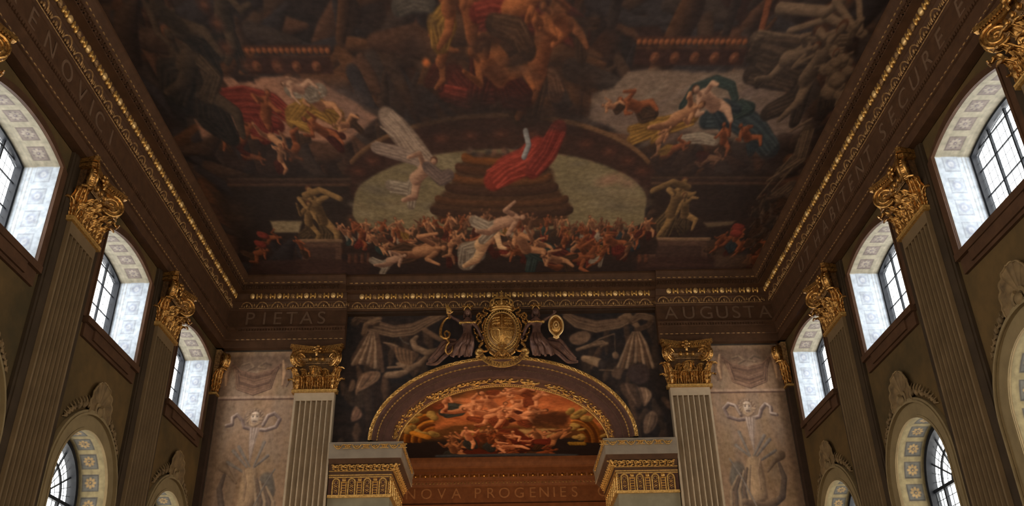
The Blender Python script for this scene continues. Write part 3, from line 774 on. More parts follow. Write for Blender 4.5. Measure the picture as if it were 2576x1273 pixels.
# soffit with gilded reliefs
def sof(t, v):
    a = AA - .10 * v; b = AB - .02 * v; th = PI * t
    return (a * math.cos(th), 20.64 + .66 * v, AZ + b * math.sin(th))
mb = MB(); mb.grid(lambda u, v: sof(u, v), 96, 4); sf = P0(mb.build('soffit', M['plum'], e))
mb = MB(); mb.grid(lambda u, v: (sof(u, 1)[0] * (1 + .10 * v), 21.30 + .0 * v, AZ + (sof(u, 1)[2] - AZ) * (1 + .14 * v)), 96, 1); P0(mb.build('arch_rear_face', M['plum'], e))
mb = MB(); mb.tube([sof(t, .96) for t in arch_t()], .02, 6); mb.tube([sof(t, .80) for t in arch_t()], .008, 5)
for i in range(150): mb.ball(sof((i + .5) / 150, .90), .02, .02, .02, 6, 4)
P0(mb.build('soffit_bead', M['gold_pale'], e))
rng = random.Random(3)
for t0, t1 in ((.03, .20), (.22, .30), (.315, .36), (.40, .445), (.462, .538), (.555, .60), (.62, .74), (.76, .86), (.88, .97)):
    mb = MB(); n = max(3, int((t1 - t0) * 60))
    for k in range(n):
        t = t0 + (t1 - t0) * (k + .5) / n; sg = 1 if k % 2 else -1
        c = .36 + sg * .1
        R = .10; pts = []
        for i in range(18):
            a = i / 17 * 4.6; r = 1 - i / 22
            pts.append(tuple(Vector(sof(t + sg * .018 * r * math.cos(a), c + .20 * r * math.sin(a))) + Vector((0, 0, -.02))))
        mb.tube(pts, [.026 * (1 - i / 26) for i in range(18)], 5)
        for q in range(3):
            mb.ball(Vector(sof(t + rng.uniform(-.018, .018), rng.uniform(.15, .72))) + Vector((0, 0, -.02)), .045, .05, .022, 7, 4)
    mb.build('foliage_relief', M['gold_pale'], sf)
# ------------------------------------------------------------------ imposts that carry the arch
def impost(s):
    e = empty('arch_pier', Matrix.Translation((s * 3.36, 21.6, ZF)))
    tag(e, 'pale stone pier with gilded impost carrying the %s foot of the arch' % sides[s], 'pier', 'piers of the great arch')
    inv = Matrix.Translation((s * 3.36, 21.6, ZF)).inverted()
    def B(mb, nm, mt, smooth=False): o = mb.build(nm, M[mt], e, smooth); o.matrix_parent_inverse = inv; return o
    XI, XO, Y0, Y1 = 2.665, 4.10, 20.66, 23.1
    def lay(mb, z0, z1, p0, p1=None):
        p1 = p0 if p1 is None else p1
        x = lambda p: s * (XI - p)
        v = [(x(p0), Y0 - p0, z0), (s * XO, Y0 - p0, z0), (s * XO, Y1, z0), (x(p0), Y1, z0), (x(p1), Y0 - p1, z1), (s * XO, Y0 - p1, z1), (s * XO, Y1, z1), (x(p1), Y1, z1)]
        mb.add(v, [(0, 3, 2, 1), (4, 5, 6, 7), (0, 1, 5, 4), (1, 2, 6, 5), (2, 3, 7, 6), (3, 0, 4, 7)])
    mb = MB(); lay(mb, ZF, 5.12, 0); B(mb, 'shaft', 'stone')
    mb = MB(); lay(mb, 5.16, 5.58, .01); B(mb, 'frieze', 'plum')
    mb = MB(); lay(mb, 5.10, 5.165, .05); lay(mb, 5.565, 5.59, .03); lay(mb, 5.61, 5.635, .045); B(mb, 'fillet', 'gold_pale')
    mb = MB(); lay(mb, 5.59, 5.70, .03, .05); lay(mb, 5.70, 5.86, .05, .13); lay(mb, 5.86, 5.96, .15, .25); B(mb, 'bed_moulding', 'brown')
    mb = MB(); lay(mb, 5.96, 6.17, .27); B(mb, 'corona', 'stone_grey')
    mb = MB(); lay(mb, 6.17, 6.30, .275, .30); lay(mb, 6.30, 6.335, .31); B(mb, 'top_moulding', 'stone_grey')
    # gilded ornament on the two faces in view: along the front, and along the return into the arch
    faces = ((lambda a, z, p: (s * (XI - p + a * (XO - XI + p)), Y0 - p, z), XO - XI), (lambda a, z, p: (s * (XI - p), Y0 - p + a * (Y1 - Y0), z), Y1 - Y0))
    m1, m2, m3 = MB(), MB(), MB()
    for fi, (fn, L) in enumerate(faces):
        n = round(L / .40)
        for k in range(n):
            def q(a, z, p, k=k): return fn((k + a) / n, z, p)
            # running scroll on the top moulding: deep swags between flat leaves
            m1.tube([q(.5 + .24 * math.sin(t) * 1.0, 6.275 - .10 * math.cos(t) ** 2 * (1 if abs(t) < PI / 2 else 0), .31) for t in [(-1 + 2 * i / 14) * PI / 2 for i in range(15)]], .014, 5)
            m1.tube([q(-.22 + .0, 6.185, .30), q(0, 6.195, .305), q(.24, 6.185, .30)], .012, 5)
            m1.tube([q(-.2, 6.27, .31), q(.0, 6.26, .315), q(.22, 6.27, .31)], .016, 5)
            for a, z in ((-.1, 6.23), (0, 6.235), (.1, 6.23), (.42, 6.24), (.5, 6.225), (.58, 6.24)): m1.ball(q(a, z, .30), .026, .026, .024, 6, 4)
            # leaf cyma
            for a, h in ((0, 1), (.5, .8)):
                m2.tube([q(a + .12 * math.cos(t), 5.785 + .05 * h * math.sin(t), .115 + .03 * math.sin(t)) for t in [i * .5 for i in range(11)]], [.02 * (1 - i / 18) for i in range(11)], 5)
                for da, dz in ((.0, .0), (.17, .03), (.22, -.03), (.27, .05), (-.16, .045), (.24, .01), (-.1, -.05), (.1, -.055)): m2.ball(q(a + da, 5.785 + dz, .12 + dz * .6), .024 + .008 * h, .024, .02, 6, 4)
            m2.tube([q(0, 5.712, .065), q(1, 5.712, .065)], .012, 5)
            # little gilded arcade: an arch, two ladders of bars beside it
            pc = .02
            m3.tube([q(.28, 5.17, pc), q(.28, 5.46, pc)] + [q(.5 - .22 * math.cos(t), 5.46 + .085 * math.sin(t), pc) for t in [PI * i / 8 for i in range(1, 8)]] + [q(.72, 5.46, pc), q(.72, 5.17, pc)], .022, 5)
            for t in [PI * i / 5 for i in range(6)]: m3.ball(q(.5 - .13 * math.cos(t), 5.45 + .045 * math.sin(t), pc), .012, .012, .012, 5, 4)
            for z in (5.22, 5.27, 5.32, 5.37, 5.41): m3.ball(q(.5, z, pc), .022 + .012 * math.sin(z * 60), .02, .018, 6, 4); m3.ball(q(.41, z + .02, pc), .012, .012, .012, 5, 4); m3.ball(q(.59, z + .02, pc), .012, .012, .012, 5, 4)
            for z in (5.215, 5.275, 5.335, 5.395, 5.455, 5.54): m3.tube([q(-.12, z, pc), q(.12, z, pc)], .014 if z < 5.5 else .02, 4)
            for a in (-.15, .15): m3.tube([q(a, 5.17, pc), q(a, 5.47, pc)], .012, 4)
            m3.tube([q(-.2, 5.47, pc), q(.2, 5.47, pc)], .014, 4); m3.ball(q(0, 5.51, pc), .05, .02, .025, 7, 4)
    for mb, nm in ((m1, 'running_scroll'), (m2, 'leaf_moulding'), (m3, 'arcade_ornament')): B(mb, nm, 'gold_pale', True)
for s in (-1, 1): impost(s)

# ------------------------------------------------------------------ upper hall seen through the arch
YU, ZU = 30.0, 8.66
M['upper_brown'] = material('orange_brown_moulding', (.135, .050, .019), .6, 0, .2, 5)
M['letter_far'] = material('worn_far_lettering', (.25, .115, .048), .6)
tag(plate('wall_upper_hall', [[(-7.3, ZF), (7.3, ZF), (7.3, 9.4), (-7.3, 9.4)]], TXZ(YU + .47), .2, M['brown']), kind='structure')
mb = MB(); mb.box(-7.3, 7.3, 21.42, 30.6, ZU + .012, ZU + .2); tag(mb.build('ceiling_upper_hall', M['brown_dark'], smooth=False), kind='structure')
UPROF = [(-.25, 6.86), (0, 6.88), (.0, 6.98), (.05, 7.0), (.05, 7.12), (.10, 7.14), (.10, 7.2), (.03, 7.22), (.03, 7.78), (.07, 7.80), (.12, 7.90), (.16, 7.95), (.16, 7.98), (.22, 8.04), (.27, 8.16), (.27, 8.2), (.44, 8.21), (.44, 8.33), (.50, 8.38), (.58, 8.50), (.60, 8.56), (.62, ZU + .01), (-.25, ZU + .01)]
T = Matrix(((0, 1, 0, 0), (-1, 0, 0, YU + .35), (0, 0, 1, 0), (0, 0, 0, 1)))
mb = MB(); mb.prism(UPROF, -7.2, 7.2, T); o = mb.build('trim_6', M['upper_brown'], smooth=False); tag(o, kind='structure')
mb = MB(T)
for k in range(-12, 13):
    mb.ball((.25, k * .335, 8.12), .05, .055, .06, 8, 5)
    for d in (-.11, .11): mb.ball((.25, k * .335 + d, 8.12), .04, .032, .06, 6, 4); mb.ball((.25, k * .335 + d * .6, 8.12), .03, .02, .05, 6, 4)
mb.build('egg_moulding', M['gold'], o)
mb = MB(T)
for k in range(-34, 35): mb.ball((.13, k * .12, 7.90), .03, .042, .035, 6, 4)
mb.build('leaf_moulding', M['gold_dull'], o)
for ch, x in zip('NOVAPROGENIESC', (-3.18, -2.64, -2.12, -1.62, -.9, -.45, .02, .53, .98, 1.38, 1.72, 2.02, 2.42, 3.37)):
    obj('inscription_letter', text_mesh(ch, .50, .006, M['letter_far']), o, T @ Matrix.Translation((.036, x, 7.56)) @ FL(1))

# ------------------------------------------------------------------ royal arms over the keystone
MB.curvy = True
def A(u, v, y=20.32): return ((u - 1262) * .01017, y, 9.63 - (v - 790) * .01090)
def relief(pts, rad, mb, y=20.32, n=7): mb.tube([A(p[0], p[1], p[2] if len(p) > 2 else y) for p in pts], rad, n)
def mirror(pts): return [(2524 - p[0], *p[1:]) for p in pts]
YA = 20.34
base = Matrix.Translation((0, YA, 8.9)); e = empty('coat_of_arms', base)
tag(e, 'gilded coat of arms with crown, oval shield and motto ribbon above the arch', 'coat of arms')
def PA(mb, nm, mt, par=None):
    o = mb.build(nm, M[mt], par or e)
    if par is None: o.matrix_parent_inverse = base.inverted()
    return o
cx, cz = A(1262, 836)[0], A(1262, 836)[2]
mb = MB(); mb.ball((cx, YA + .10, cz), .48, .22, .60, 28, 16); PA(mb, 'cartouche', 'gold_dull')
mb = MB(); mb.ball((cx, YA + .02, cz + .02), .355, .20, .47, 28, 16); sh = PA(mb, 'shield', 'gold')
mb = MB()                                                # quarterings on the shield in low relief
def on_sh(a, b): d = 1 - (a / .355) ** 2 - (b / .47) ** 2; return (cx + a, YA + .02 - .20 * math.sqrt(max(d, 0)) - .012, cz + .02 + b)
mb.tube([on_sh(0, -.42 + .84 * i / 12) for i in range(13)], .012, 5); mb.tube([on_sh(-.33 + .66 * i / 12, 0) for i in range(13)], .012, 5)
for qx, qz in ((-.15, .2), (.15, -.2), (.15, .2)):       # passant beasts, rampant beast
    for k in range(3):
        z = qz + (k - 1) * .085; mb.tube([on_sh(qx - .09, z - .01), on_sh(qx - .04, z + .012), on_sh(qx + .04, z + .008), on_sh(qx + .1, z + .02)], [.012, .02, .018, .016], 5)
        for d in (-.07, -.02, .04): mb.tube([on_sh(qx + d, z), on_sh(qx + d + .012, z - .04)], .007, 4)
for k in range(5): mb.tube([on_sh(-.24 + k * .035, -.05), on_sh(-.22 + k * .035, -.30)], .007, 4)  # harp strings
mb.tube([on_sh(-.27, -.04), on_sh(-.24, -.2), on_sh(-.14, -.33), on_sh(-.06, -.38)], .02, 6); mb.tube([on_sh(-.27, -.04), on_sh(-.17, -.03), on_sh(-.06, -.08), on_sh(-.06, -.36)], .015, 6)
so = mb.build('quartering', M['gold_pale'], sh)
mb = MB()                                                # garter round the shield
for r, k in ((1.0, .018), (1.17, .016)): mb.tube([(cx + .375 * r * math.cos(t), YA - .04 + .0 * r, cz + .02 + .49 * r * math.sin(t)) for t in [2 * PI * i / 48 for i in range(49)]], k, 6)
for i in range(44): t = 2 * PI * i / 44; mb.ball((cx + .41 * math.cos(t), YA - .03, cz + .02 + .53 * math.sin(t)), .022, .016, .022, 5, 4)
PA(mb, 'garter', 'gold_pale')
mb = MB()                                                # scrolls and feathers round the cartouche
for f in (lambda p: p, mirror):
    for pts, r in (([(1218, 800), (1206, 792), (1200, 800), (1206, 808), (1213, 803)], .035), ([(1210, 812), (1202, 820), (1206, 832), (1212, 840)], .04), ([(1206, 842), (1200, 852), (1206, 862), (1214, 860)], .035),
                   ([(1214, 866), (1206, 876), (1214, 886), (1228, 884), (1222, 874)], .04), ([(1232, 888), (1244, 896), (1252, 888)], .035), ([(1226, 792), (1216, 786), (1220, 778), (1228, 782)], .03), ([(1236, 786), (1230, 780), (1238, 776)], .03), ([(1222, 806), (1214, 822), (1216, 838)], .03), ([(1216, 846), (1220, 862), (1232, 878)], .035), ([(1224, 796), (1210, 798), (1198, 812), (1204, 818)], .028), ([(1208, 848), (1196, 842), (1194, 832)], .025)):
        relief(f(pts), [r * (1 - .5 * i / len(pts)) for i in range(len(pts))], mb, YA - .03, 7)
        for p in f(pts): mb.ball(A(p[0], p[1], YA - .06), .028, .025, .028, 6, 4)
relief([(1250, 876), (1262, 882), (1274, 876)], .05, mb, YA - .08); relief([(1256, 886), (1262, 896), (1268, 886)], .05, mb, YA - .06)
for k in range(-3, 4): relief([(1262 + k * 2, 886), (1262 + k * 7, 899)], [.03, .02], mb, YA - .06)
PA(mb, 'scrollwork', 'gold')
mb = MB()                                                # crown
zc0 = A(0, 786)[2]
for zz, r, k in ((zc0, .25, .03), (zc0 + .07, .26, .022)): mb.tube([(cx + r * math.cos(t), YA - .02 + .16 * math.sin(t), zz) for t in [2 * PI * i / 24 for i in range(25)]], k, 6)
mb.grid(lambda u, v: (cx + .25 * math.cos(2 * PI * u), YA - .02 + .15 * math.sin(2 * PI * u), zc0 + .08 * v), 24, 1)
for k in range(7):
    t = PI + PI * k / 6; x, y = cx + .27 * math.cos(t), YA - .02 + .17 * math.sin(t)
    if k % 2: mb.ball((x, y, zc0 + .15), .035, .025, .05, 7, 5)
    else: mb.box(x - .045, x + .045, y - .015, y + .015, zc0 + .13, zc0 + .17); mb.box(x - .018, x + .018, y - .015, y + .015, zc0 + .09, zc0 + .22)
for t in (PI, PI * 1.25, PI * 1.5, PI * 1.75, 2 * PI):
    mb.tube([(cx + .27 * math.cos(t) * c, YA - .02 + .17 * math.sin(t) * c, zc0 + .14 + .24 * z) for c, z in ((1, 0), (1.08, .35), (.95, .7), (.6, .95), (.2, 1.0), (.04, .9))], .022, 6)
mb.ball((cx, YA - .04, zc0 + .42), .05, .05, .05, 10, 6); mb.box(cx - .05, cx + .05, YA - .055, YA - .025, zc0 + .50, zc0 + .53); mb.box(cx - .015, cx + .015, YA - .055, YA - .025, zc0 + .46, zc0 + .57)
mb.grid(lambda u, v: (cx + .22 * math.cos(2 * PI * u) * math.cos(v * PI / 2), YA - .02 + .12 * math.sin(2 * PI * u) * math.cos(v * PI / 2), zc0 + .12 + .20 * math.sin(v * PI / 2)), 20, 6)
PA(mb, 'crown', 'gold_pale')
mb = MB()                                                # motto ribbon
zr = A(0, 884)[2]; RB = []
def rib(u, v):
    t = PI + PI * (.06 + .88 * u); a = .505 + .095 * v; b = .385 + .125 * v
    return (cx + a * math.cos(t), YA - .13 - .05 * math.sin(PI * u), zr + b * math.sin(t))
mb.grid(lambda u, v: rib(u, v), 40, 2); mb.grid(lambda u, v: (rib(u, v)[0], rib(u, v)[1] + .03, rib(u, v)[2]), 40, 2)
mb.tube([rib(i / 30, 0) for i in range(31)], .013, 5); mb.tube([rib(i / 30, 1) for i in range(31)], .013, 5)
for f in (lambda p: p, mirror): relief(f([(1213, 888), (1204, 886), (1200, 893), (1206, 899), (1198, 903)]), [.05, .045, .05, .04, .02], mb, YA - .10, 6)
rb = PA(mb, 'ribbon', 'gold_pale')
txt = 'IE MAINTIENDRAI'; n = len(txt)
for i, ch in enumerate(txt):
    if ch == ' ': continue
    u = (i + .5) / n; p = Vector(rib(u, .5)); q = Vector(rib(min(u + .01, 1), .5)); a = math.atan2(q.z - p.z, q.x - p.x)
    me = LET.get((ch, 'm')) or LET.setdefault((ch, 'm'), text_mesh(ch, .125, .006, M['letter_dark']))
    obj('motto_letter', me, rb, Matrix.Translation(p + Vector((0, -.018, 0))) @ Matrix.Rotation(a, 4, Vector((0, -1, 0))) @ Matrix.Rotation(PI / 2, 4, 'X'))

# ------------------------------------------------------------------ the two bronze women beside the arms
def skin_body(name, joints, edges, parent, mat, inv, sub=2):
    me = bpy.data.meshes.new(name); me.from_pydata([j[0] for j in joints], edges, []); o = bpy.data.objects.new(name, me); C.objects.link(o)
    o.parent = parent; o.matrix_parent_inverse = inv
    sk = o.modifiers.new('skin', 'SKIN'); sk.use_smooth_shade = True
    for i, j in enumerate(joints):
        r = j[1]; me.skin_vertices[0].data[i].radius = r if isinstance(r, tuple) else (r, r)
    me.skin_vertices[0].data[0].use_root = True
    ss = o.modifiers.new('sub', 'SUBSURF'); ss.levels = sub; ss.render_levels = sub
    me.materials.append(mat)
    return o
def woman(flip, label):
    f = (lambda u: u) if flip > 0 else (lambda u: 2524 - u)
    Y = 20.26
    q = lambda u, v, y=0: A(f(u), v, Y + y)
    root = A(f(1177), 848, Y); e = empty('statue', Matrix.Translation(root)); inv = Matrix.Translation(root).inverted()
    tag(e, label, 'statue', 'bronze women beside the arms')
    J = [(q(1177, 852), (.13, .11)), (q(1177, 838), (.105, .09)), (q(1177, 822), (.125, .10)), (q(1177, 815), (.13, .10)), (q(1177, 806), (.05, .05)), (q(1177, 800), (.045, .045)),
         (q(1190, 818), .06), (q(1202, 832, -.05), .045), (q(1208, 848, -.02), .035), (q(1212, 855, 0), .03),
         (q(1164, 818), .06), (q(1150, 810, -.03), .045), (q(1138, 806, -.10), .036), (q(1133, 801, -.13), .03),
         (q(1170, 858, -.03), .105), (q(1158, 872, -.12), .085), (q(1149, 888, -.08), .06), (q(1143, 900, -.02), .04),
         (q(1184, 860, -.03), .10), (q(1188, 877, -.12), .08), (q(1186, 892, -.06), .055), (q(1180, 904, -.06), .04)]
    Ed = [(0, 1), (1, 2), (2, 3), (3, 4), (4, 5), (3, 6), (6, 7), (7, 8), (8, 9), (3, 10), (10, 11), (11, 12), (12, 13), (0, 14), (14, 15), (15, 16), (16, 17), (0, 18), (18, 19), (19, 20), (20, 21)]
    b = skin_body('body', J, Ed, e, M['bronze'], inv)
    def B(mb, nm, mt, par=None):
        o = mb.build(nm, M[mt], par or e); o.matrix_parent_inverse = inv if par is None else Matrix(); return o
    mb = MB(); h = Vector(q(1177, 790)); mb.ball(h, .078, .09, .11, 14, 10)
    mb.ball(h + Vector((0, -.09, -.01)), .014, .028, .03, 6, 5)
    for d in (-.03, .03): mb.ball(h + Vector((d, -.075, .012)), .015, .012, .01, 6, 4)
    mb.tube([h + Vector((-.022, -.082, -.045)), h + Vector((0, -.09, -.043)), h + Vector((.022, -.082, -.045))], .008, 5)
    for d in (-.08, .08): mb.ball(h + Vector((d, .01, -.005)), .012, .02, .025, 6, 4)
    B(mb, 'head', 'bronze')
    mb = MB(); mb.tube([h + Vector((.09 * math.cos(t), -.045 - .02 * math.sin(t), .03 + .105 * math.sin(t))) for t in [PI * i / 12 for i in range(13)]], .022, 6)
    for k in range(-2, 3): mb.tube([h + Vector((k * .02, 0, .12)), h + Vector((k * .045, 0, .17)), h + Vector((k * .07, -.01, .16 + .02 * (k == 0)))], [.018, .025, .03], 6)
    mb.ball(h + Vector((0, 0, .205)), .03, .03, .035, 7, 5)
    B(mb, 'headdress', 'gold')
    mb = MB(); mb.ball(h + Vector((0, .03, .01)), .088, .085, .115, 12, 8); mb.tube([h + Vector((-.07, .03, -.02)), h + Vector((-.085, .02, -.11)), h + Vector((-.07, 0, -.17))], .03, 6); mb.tube([h + Vector((.07, .03, -.02)), h + Vector((.085, .02, -.11)), h + Vector((.07, 0, -.17))], .03, 6)
    B(mb, 'hair', 'bronze')
    mb = MB()                                            # gilded scale collar at the bust and shoulder clasps
    for k in range(-4, 5): p = q(1177 + k * 3.0, 820 + abs(k) * -.25, -.115 + abs(k) * .012); mb.ball(p, .024, .02, .03, 6, 5)
    for u in (1160, 1194): mb.ball(q(u, 818, -.03), .05, .06, .045, 8, 6)
    B(mb, 'gilt_collar', 'gold_pale')
    mb = MB()                                            # skirt: heavy folds sweeping outwards to the extrados of the arch
    for k in range(11):
        a = k / 10; 
        mb.tube([q(1168 + 18 * a, 850 - 2 * math.sin(a * PI), -.09), q(1160 + 30 * a, 868, -.16 + .04 * math.cos(k * 2.2)), q(1150 + 40 * a - 4, 886, -.13 + .05 * math.cos(k * 1.7)), q(1138 + 48 * a, 902 + 3 * math.sin(k * 1.9), -.08)], [.035, .05, .055, .03], 7)
    B(mb, 'skirt', 'bronze')
    mb = MB()                                            # mantle trailing down the curve of the arch
    for k in range(4):
        mb.tube([q(1160 + 2 * k, 856 + 4 * k, .02), q(1136 + 2 * k, 868 + 5 * k, .02), q(1112 + 3 * k, 884 + 5 * k, .03), q(1090 + 4 * k, 906 + 3 * k, .05), q(1078, 912 + k, .08)] if k % 2 else
                [q(1150 + 2 * k, 860 + 4 * k, .02), q(1124, 862 + 6 * k, .0), q(1104, 886 + 5 * k, .02), q(1084, 908 + 2 * k, .06)], [.04, .06, .055, .045, .02][: 5 if k % 2 else 4], 7)
    B(mb, 'mantle', 'bronze')
    # hands: palm, four fingers and a thumb each, closed on what they hold
    mb = MB()
    for (pu, pv, py), (du, dv) in (((1132, 800, -.14), (-.5, 1)), ((1213, 857, .0), (.7, .7))):
        c = Vector(q(pu, pv, py)); mb.ball(c, .034, .022, .04, 8, 6)
        for k in range(4):
            o = (k - 1.5) * .015; p0 = c + Vector((o, -.012, .03)); mb.tube([p0, p0 + Vector((0, -.028, .022)), p0 + Vector((0, -.04, -.002 - .003 * k)), p0 + Vector((0, -.03, -.018))], [.0095, .0085, .0075, .006], 5)
        mb.tube([c + Vector((.03, 0, -.01)), c + Vector((.045, -.02, .01)), c + Vector((.03, -.04, .018))], [.011, .009, .007], 5)
    B(mb, 'hands', 'bronze')
    return q, e
q, e1 = woman(1, 'bronze woman with gilt headdress left of the arms, raising a gilded torch and coiling serpent')
q2, e2 = woman(-1, 'bronze woman with gilt headdress right of the arms, holding up an oval gilded shield')
Y = 20.12
b0 = A(1130, 840, Y); e = empty('serpent_torch', Matrix.Translation(b0)); tag(e, 'gilded torch with flame and coiling serpent in the left woman\'s raised hand', 'torch')
inv = Matrix.Translation(b0).inverted()
def B(mb, nm, mt, par=e):
    o = mb.build(nm, M[mt], par); o.matrix_parent_inverse = par.matrix_world.inverted() if False else Matrix.Translation(b0).inverted(); return o
mb = MB(); mb.tube([A(1134, 812, Y), A(1130, 800, Y)], .03, 8); mb.tube([A(1131, 801, Y), A(1131, 798, Y)], [.03, .06], 8); B(mb, 'handle', 'gold')
mb = MB()
for k, (du, dv, r) in enumerate(((-4, -24, .04), (0, -22, .05), (5, -17, .045), (9, -10, .035), (14, -6, .03))): mb.tube([A(1130, 799, Y), A(1130 + du * .6, 799 + dv * .5, Y - .02), A(1128 + du, 799 + dv, Y)], [r, r * .9, .01], 7)
B(mb, 'flame', 'gold_pale')
mb = MB(); mb.tube([A(u, v, Y + .02 * math.sin(i)) for i, (u, v) in enumerate(((1136, 808), (1124, 812), (1115, 826), (1112, 842), (1114, 856), (1124, 862), (1132, 858), (1134, 848), (1126, 842), (1122, 850), (1130, 866), (1133, 872), (1127, 880), (1126, 892), (1132, 898), (1140, 892), (1142, 880)))],
                  [.02, .03, .035, .038, .036, .034, .032, .03, .026, .026, .03, .03, .028, .026, .024, .02, .012], 8); B(mb, 'serpent', 'gold')
b0 = A(1395, 832, Y + .02); e = empty('oval_shield', Matrix.Translation(b0)); tag(e, 'small oval gilded shield with embossed rim held by the right-hand bronze woman', 'shield')
mb = MB(); c = Vector(b0)
def ov(a, b): return c + Vector((a * .175, 0, b * (.27 if b > 0 else .30) * (1 - .0 * a)))
out = [(math.cos(t) * (1 if math.sin(t) > -.5 else 1 + (math.sin(t) + .5) * .75), math.sin(t)) for t in [2 * PI * i / 32 for i in range(32)]]
mb.prism([(ov(a, b).x, ov(a, b).z) for a, b in out], c.y - .015, c.y + .02); mb.ball((c.x, c.y - .01, c.z), .13, .05, .2, 16, 10)
o = mb.build('field', M['gold'], e); o.matrix_parent_inverse = Matrix.Translation(b0).inverted()
mb = MB(); mb.tube([ov(a, b) + Vector((0, -.02, 0)) for a, b in out + out[:1]], .024, 7); mb.tube([c + Vector((.06 * math.cos(t), -.06, .09 * math.sin(t))) for t in [2 * PI * i / 16 for i in range(17)]], .014, 5); mb.ball(c + Vector((0, -.06, 0)), .025, .02, .035, 7, 5)
mb.tube([ov(-.45, -1.0), ov(0, -1.12), ov(.3, -1.0)], .03, 6)
o = mb.build('rim', M['bead'], e); o.matrix_parent_inverse = Matrix.Translation(b0).inverted()

# ------------------------------------------------------------------ painted shells over the lower windows, in very low relief
def shell(s, yb, label):
    T0 = wallT(s, yb); e = empty('shell_ornament', T0); tag(e, label, 'ornament', 'shell ornaments over the lower windows')
    mb = MB(); zc = LZ + LR + .34 + .0
    def fn(u, v):                                        # scalloped fan shell
        a = PI * (-.12 + 1.24 * u); n = 9; rr = v * (.40 + .02 * abs(math.cos(n * a)))
        return (rr * math.cos(a) * 1.02, -.03 - .07 * v * (1 - .35 * v) - .022 * abs(math.sin(n * PI * u)) * v, zc + .08 + rr * math.sin(a) * 1.15)
    mb.grid(fn, 72, 8); mb.build('shell', M['relief'], e)
    mb = MB()
    mb.tube([fn(k / 60, 1) for k in range(61)], .016, 5); 
    for sx in (-1, 1): mb.tube([(sx * (.06 + .10 * math.sin(t)), -.07, zc + .04 + .10 * math.cos(t)) for t in [i / 14 * 4.4 for i in range(15)]], [.04 * (1 - i / 24) for i in range(15)], 6)
    mb.ball((0, -.08, zc + .02), .09, .06, .09, 10, 6); mb.build('scroll', M['relief_light'], e)
    for sx in (-1, 1):
        mb = MB(); rng = random.Random(4 + sx)
        for k in range(11):
            t = .14 + k * .068; a = PI / 2 - sx * t; r = LR + .34 + .09
            x, z = r * math.cos(a), LZ + r * math.sin(a)
            L = .20 * (1 - k / 16)
            for d in (-1, 1):
                b = a - sx * (.7 + .3 * d) ; bx, bz = math.cos(b) * d, math.sin(b) * d
                bx, bz = math.cos(a + d * .9 - sx * .5), math.sin(a + d * .9 - sx * .5)
                mb.tube([(x, -.03, z), (x + bx * L * .5, -.055, z + bz * L * .5), (x + bx * L + .03 * sx, -.02, z + bz * L)], [.018, .034 * (1 - k / 20), .006], 6, flat=.5)
            if k in (2, 4, 6): mb.ball((x, -.06, z), .055 - .006 * k / 2, .045, .075 - .008 * k / 2, 9, 6)
            else: mb.ball((x, -.04, z), .04, .03, .04, 7, 5)
        mb.build('garland', M['relief'], e)
M['relief_light'] = material('grisaille_relief_light', (.21, .135, .06), .65, 0, 0, 5, .05, col2=(.10, .064, .030))
M['relief'] = material('grisaille_relief', (.17, .105, .046), .65, 0, 0, 4, .05, col2=(.06, .038, .018))
for s in (-1, 1):
    for k, yb in enumerate(BAYS[4:]):
        shell(s, yb, 'brown scallop shell with leaf garlands over the %s lower window of the %s wall' % (bayn[k], sides[s]))
MB.curvy = False
# ------------------------------------------------------------------ painted ceiling: a free, generic composition of clouds, drapery and small figures
FL_W = ((58, 32, 22), (158, 106, 70)); FL_P = ((78, 50, 38), (160, 118, 90)); FL_R = ((50, 24, 15), (124, 66, 38))
RED = ((50, 18, 14), (116, 46, 34)); RED_D = ((36, 17, 14), (78, 34, 26)); OCH = ((64, 40, 18), (146, 104, 46)); BLU = ((24, 25, 27), (58, 62, 60)); WHT = ((76, 60, 48), (146, 126, 104)); BRN = ((32, 21, 16), (80, 52, 35)); TEAL = ((24, 26, 24), (58, 66, 58))
def cz(u, v): x, y = px_on_z(u, v, ZC); return x, y * .5      # the brushwork is drawn out lengthwise so that it reads from below
def pts(*a): return [cz(u, v) for u, v in a]
LU = (-.6, -.7)
cv = Canvas(-6.45, 6.45, 4.5, 10.025, .0125, (36, 25, 21), 11)
cv.cloud(.22, 5); cv.cloud(.5, 4, (28, 25, 25)); cv.cloud(.4, 7, (48, 31, 24))
rg = random.Random(21)
# warm smoky glow at the top centre, cool dark at the top left
cv.poly(pts((300, -20), (560, -20), (640, 200), (470, 330), (380, 180)), (30, 27, 26), .7, .5, .3)
cv.poly(pts((1000, -40), (1560, -40), (1500, 200), (1350, 270), (1100, 260), (1020, 150)), (60, 33, 22), .8, .6, .5)
cv.poly(pts((1560, -30), (2230, -30), (1960, 330), (1880, 170), (1600, 160)), (43, 26, 21), .7, .25, .1)
# restless brown underpainting of cloud and shadow
for k in range(420):
    u, v = rg.uniform(250, 2230), rg.uniform(-20, 690); x, y = cz(u, v); a = rg.uniform(-1.6, 1.6); L = rg.uniform(.2, .9); q = rg.uniform(-.3, .3)
    cv.tube([(x, y), (x + L * math.cos(a), y + L * math.sin(a)), (x + 2 * L * math.cos(a + q), y + 2 * L * math.sin(a + q))], [rg.uniform(.05, .2), rg.uniform(.08, .26), .04], (28, 20, 18), rg.choice([(58, 40, 30), (66, 42, 30), (50, 38, 32), (44, 36, 34), (72, 44, 28)]), LU, .5)
